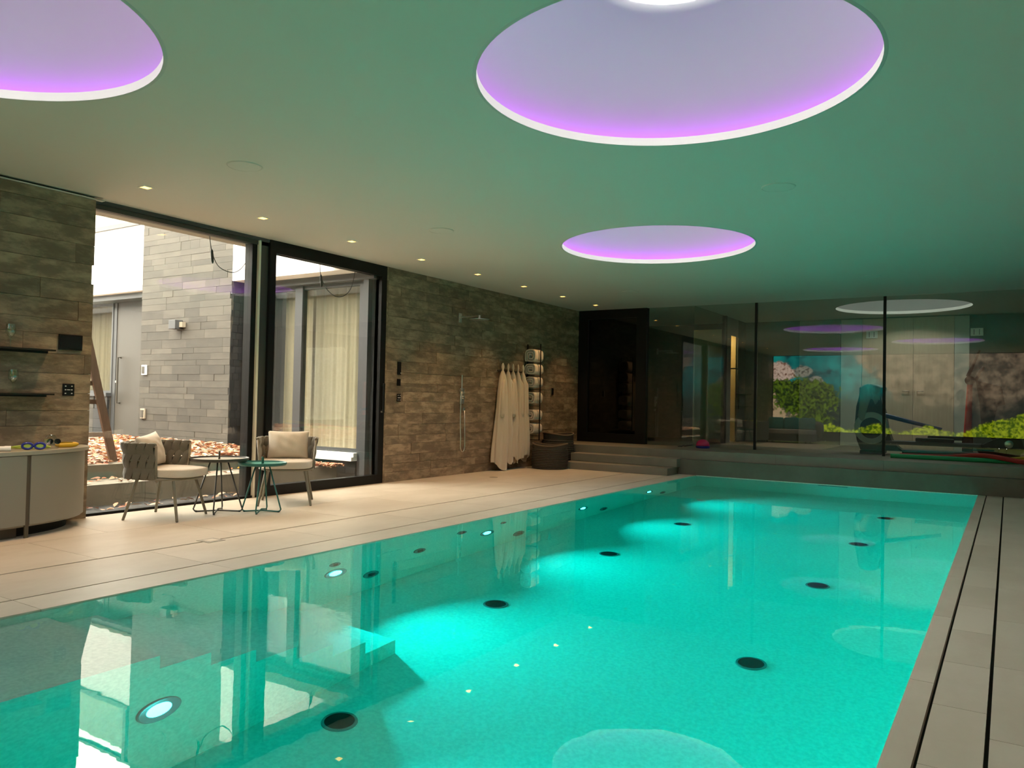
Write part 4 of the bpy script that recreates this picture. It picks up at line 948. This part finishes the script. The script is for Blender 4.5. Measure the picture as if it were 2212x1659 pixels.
def tw(u, v):
    x = -2.10+u*.36; a = (v-.5)*2; d = abs(a)
    y = YM+math.copysign(min(d*2.2, 1)*.165, a); z = 1.525-max(0, d-.42)*(.62+.22*math.sin(u*5+1)+.16*math.sin(u*11))-.06*(2*u-1)**2
    return (x+(.03*math.sin(v*6+u*4)), y-.012*math.copysign(math.sin(u*14), a)*min(1, d*2), z)
MB().grid(tw, 25, 33).build('cloth', m_towel if False else M('towel_grey', (.30,.32,.28), .9), t, smooth=True)
t.children[0].modifiers.new('s', 'SOLIDIFY').thickness = .006
t = thing('climber_machine', 'exercise machine with red post and black handles behind glass', 'exercise machine', (-.45, YM+.35, ZP))
YK = YM+.35
MB().tube([(-.555,YK,.70), (-.53,YK,1.56)], [.062,.038], 12).build('red_post', M('post_red', (.80,.03,.02), .4), t, smooth=40)
MB().bbox(-.63, -.48, YK-.09, YK+.09, ZP, .70, .015).build('foot_column', M('post_dark_red', (.12,.012,.01), .5), t)
MB().bbox(-.75, .15, YK-.07, YK+.07, ZP, .45, .01).build('base', m_rubber, t)
MB().tube([(-.56,YK,1.66), (-.50,YK,1.82), (-.40,YK-.02,2.08)], [.03,.026,.022], 10).build('handle', m_rubber, t, smooth=40); MB().tube([(-.46,YK+.12,1.60), (-.40,YK+.12,1.74), (-.34,YK+.12,1.82)], [.03,.028,.022], 10).build('handle', m_rubber, t, smooth=40)
MB().lathe([(.001,-.05), (.07,-.05), (.075,.05), (.001,.05)], 24, axis='y', c=(-.53,YK,1.60)).build('joint', m_rubber, t, smooth=40)
MB().prism([(-.45,1.60), (-.10,1.50), (-.05,1.22), (-.15,1.20), (-.24,.75), (-.36,.75), (-.40,1.25)], YK+.02, YK+.20, 'y').build('console_body', m_rubber, t)
MB().tube([(-.25,YK+.1,.76), (-.05,YK+.1,.42)], .03, 8).build('stay', m_rubber, t, smooth=40)

# ------------------------------------------------------------------ sofa and photo mural at the near end (mirrored in the glass)
t = thing('grey_sofa', 'rounded grey sofa with teal cushions, mirrored in the glass wall', 'sofa', (-5.82, 1.15, 0))
m_sofa = M('sofa_weave', (.22,.22,.215), .9, col2=(.28,.28,.27), ns=60); m_seat = M('sofa_seat', (.62,.58,.57), .9); m_teal = M('cushion_teal', (.12,.40,.38), .9)
def shell(u, v):
    a = PI+u*PI*1.0; e = 2.6; c, s_ = math.cos(a), math.sin(a); R = .80+.12*v+.05*math.sin(v*PI)
    x = math.copysign(abs(c)**(2/e), c)*(R+.10); y = math.copysign(abs(s_)**(2/e), s_)*(R*.62)
    h = .30+.42*v*(.35+.65*abs(math.sin(u*PI))**.5)
    return (-5.82+x, 1.42+y, .06+v*(h-.06))
MB().grid(shell, 41, 7).build('shell', m_sofa, t, smooth=True); t.children[0].modifiers.new('s', 'SOLIDIFY').thickness = .09
MB().prism([(-5.82+.84*math.copysign(abs(math.cos(a))**(2/2.6), math.cos(a)), 1.42+.50*math.copysign(abs(math.sin(a))**(2/2.6), math.sin(a))) for a in [2*PI*k/40 for k in range(40)]], .06, .28).build('base', m_sofa, t, smooth=30)
MB().prism([(-5.82+.80*math.copysign(abs(math.cos(a))**(2/2.8), math.cos(a)), 1.44+.48*math.copysign(abs(math.sin(a))**(2/2.8), math.sin(a))) for a in [2*PI*k/40 for k in range(40)]], .285, .41).build('seat_cushion', m_seat, t, smooth=30)
for k in range(3):
    xx = -6.30+.48*k; MB().bbox(xx-.23, xx+.23, .99, 1.13, .42, .78, .05).build('cushion', m_teal, t, smooth=40)
for xx, yy in ((-6.4,1.1), (-5.24,1.1), (-6.4,1.75), (-5.24,1.75)): MB().tube([(xx,yy,0), (xx,yy,.07)], .025, 10).build('leg', m_black, t, smooth=40)

def mural():
    x0, x1, z0, z1 = -6.90, XR-.02, .31, 2.86; nx, nz = 500, 160
    vs = [(x0+(x1-x0)*i/(nx-1), YN+.03, z0+(z1-z0)*j/(nz-1)) for j in range(nz) for i in range(nx)]
    fs = [(j*nx+i, j*nx+i+1, (j+1)*nx+i+1, (j+1)*nx+i) for j in range(nz-1) for i in range(nx-1)]
    me = bpy.data.meshes.new('print'); me.from_pydata(vs, [], fs); ca = me.color_attributes.new('print', 'FLOAT_COLOR', 'POINT')
    def fb(x, z, f, s=0, o=4):
        v = 0; a = 1; n_ = 0
        for k in range(o): v += a*noise.noise((x*f+s*7.3, z*f+s*3.1, s)); n_ += a; a *= .55; f *= 2.1
        return v/n_
    def sm(e0, e1, v): k = min(1, max(0, (v-e0)/(e1-e0))); return k*k*(3-2*k)
    def mix(a, b, k): return tuple(a[i]*(1-k)+b[i]*k for i in range(3))
    out = []
    for x, _, z in vs:
        X = (x+7.07)/7.45; Zz = (z-.31)/2.6           # 0..1 across the part seen in the glass
        n1 = fb(X*3, Zz, 3, 1); n2 = fb(X*3, Zz, 9, 2); n3 = fb(X*3, Zz, 30, 3, 3)
        c = mix((.0,.10,.11), (.0,.40,.36), sm(-.25,.4,fb(X*3,Zz,2.2,4)+.5*(Zz-.6)))
        c = mix(c, (.005,.03,.05), sm(.05,.25,fb(X*3,Zz*1.6,3.4,5)-.05)*.8)
        c = mix((.012,.028,.025), c, sm(.32,.66,Zz+.12*n1))
        # right-hand cliff
        d = (X-.44)*1.25+(.62-Zz)*(-.35)+.16*n1+.05*n2
        rock = mix((.10,.06,.04), (.40,.27,.17), sm(-.35,.45,n2+.6*n1)); rock = mix(rock, (.04,.03,.03), sm(.1,.4,n3)*.4)
        rock = mix(rock, (.01,.02,.02), sm(.55,.25,Zz+.25*n1)*.85)
        c = mix(c, rock, sm(.02,.07,d))
        # left rocks
        e = .30-math.hypot((X-.02)*2.6, (Zz-.76)*1.9)+.12*n2+.06*n3
        pk = mix((.95,.66,.52), (.30,.12,.08), sm(-.1,.3,n3+.5*n2)); c = mix(c, pk, sm(0,.05,e))
        for (rx, rz, rs) in ((.155,.78,.10), (.215,.66,.085)):
            e = rs-math.hypot((X-rx)*2.2, (Zz-rz)*1.2)+.05*n2; c = mix(c, mix((.42,.38,.30), (.10,.09,.08), sm(-.1,.3,n3)), sm(0,.03,e))
        # sand and trunk
        e = .34-math.hypot((X-.02)*2.2, (Zz-.34)*1.6)+.10*n1; c = mix(c, mix((.75,.50,.28), (.20,.12,.06), sm(0,.35,n2)), sm(0,.05,e))
        e = .014-abs((X-.045)-.10*(.55-Zz)+.015*math.sin(Zz*20)) if .18 < Zz < .62 else -1; c = mix(c, (.20,.15,.11), sm(0,.006,e))
        # pine crown
        e = max(.22-math.hypot((X-.07)*1.7, (Zz-.56)*1.7), .30-math.hypot((X-.165)*1.9, (Zz-.44)*1.15), .20-math.hypot((X-.21)*2.2, (Zz-.22)*.9))+.14*n2+.10*n3+.06*n1
        c = mix(c, mix((.004,.018,.001), (.15,.24,.008), sm(-.28,.40,n3+.6*n2)), sm(0,.05,e))
        # bushes along the foot, larger on the right
        hgt = .085+.035*math.sin(X*31)+.06*fb(X*3,0,5,8)+.22*sm(.80,1.0,X)+.03*n3
        g = mix((.08,.16,.0), (.62,.72,.02), sm(-.3,.3,n3+.5*n2)); c = mix(c, g, sm(0,.03,hgt-Zz))
        out += [max(0,c[0]), max(0,c[1]), max(0,c[2]), 1]
    ca.data.foreach_set('color', out)
    m, nt, o_ = mk('backlit_print'); m.cycles.emission_sampling = 'NONE'; a = N(nt, 'ShaderNodeAttribute', attribute_name='print'); e = N(nt, 'ShaderNodeEmission'); e.inputs[1].default_value = MURAL_E
    nt.links.new(a.outputs['Color'], e.inputs[0]); nt.links.new(e.outputs[0], o_.inputs[0]); me.materials.append(m)
    t = thing('photo_mural', 'backlit wall-wide photo of a rocky cove with pines', 'mural', (-2.7, YN+.02, .29))
    ob = bpy.data.objects.new('print', me); C.objects.link(ob); ob.parent = t; ob.location = -Vector(t.location)
    fr = MB()
    fr.box(x0-.02, x1+.0, YN+.001, YN+.028, z0-.02, z1+.01).build('light_box', m_black, t)
mural()

# opposite wing closing the courtyard, enlarged so house windows mirror it instead of sky
wg = thing('courtyard_wing', 'low dark wing with flat roof closing the courtyard', 'building', (-11, .9, 0))
MB().box(-34, -7.63, -1.2, 1.05, -.2, 3.75).build('wall', m_slate, wg); MB().box(-34, -7.63, -1.2, 1.25, 3.76, 4.2).build('roof_edge', m_grey, wg)
for k in range(3):
    f = MB().box(-16.2+2.6*k, -14.2+2.6*k, 1.04, 1.09, .38, 2.5).build('window', m_dark, wg); MB().box(-16.1+2.6*k, -14.3+2.6*k, 1.09, 1.10, .46, 2.42).build('pane', GLASSH, f)
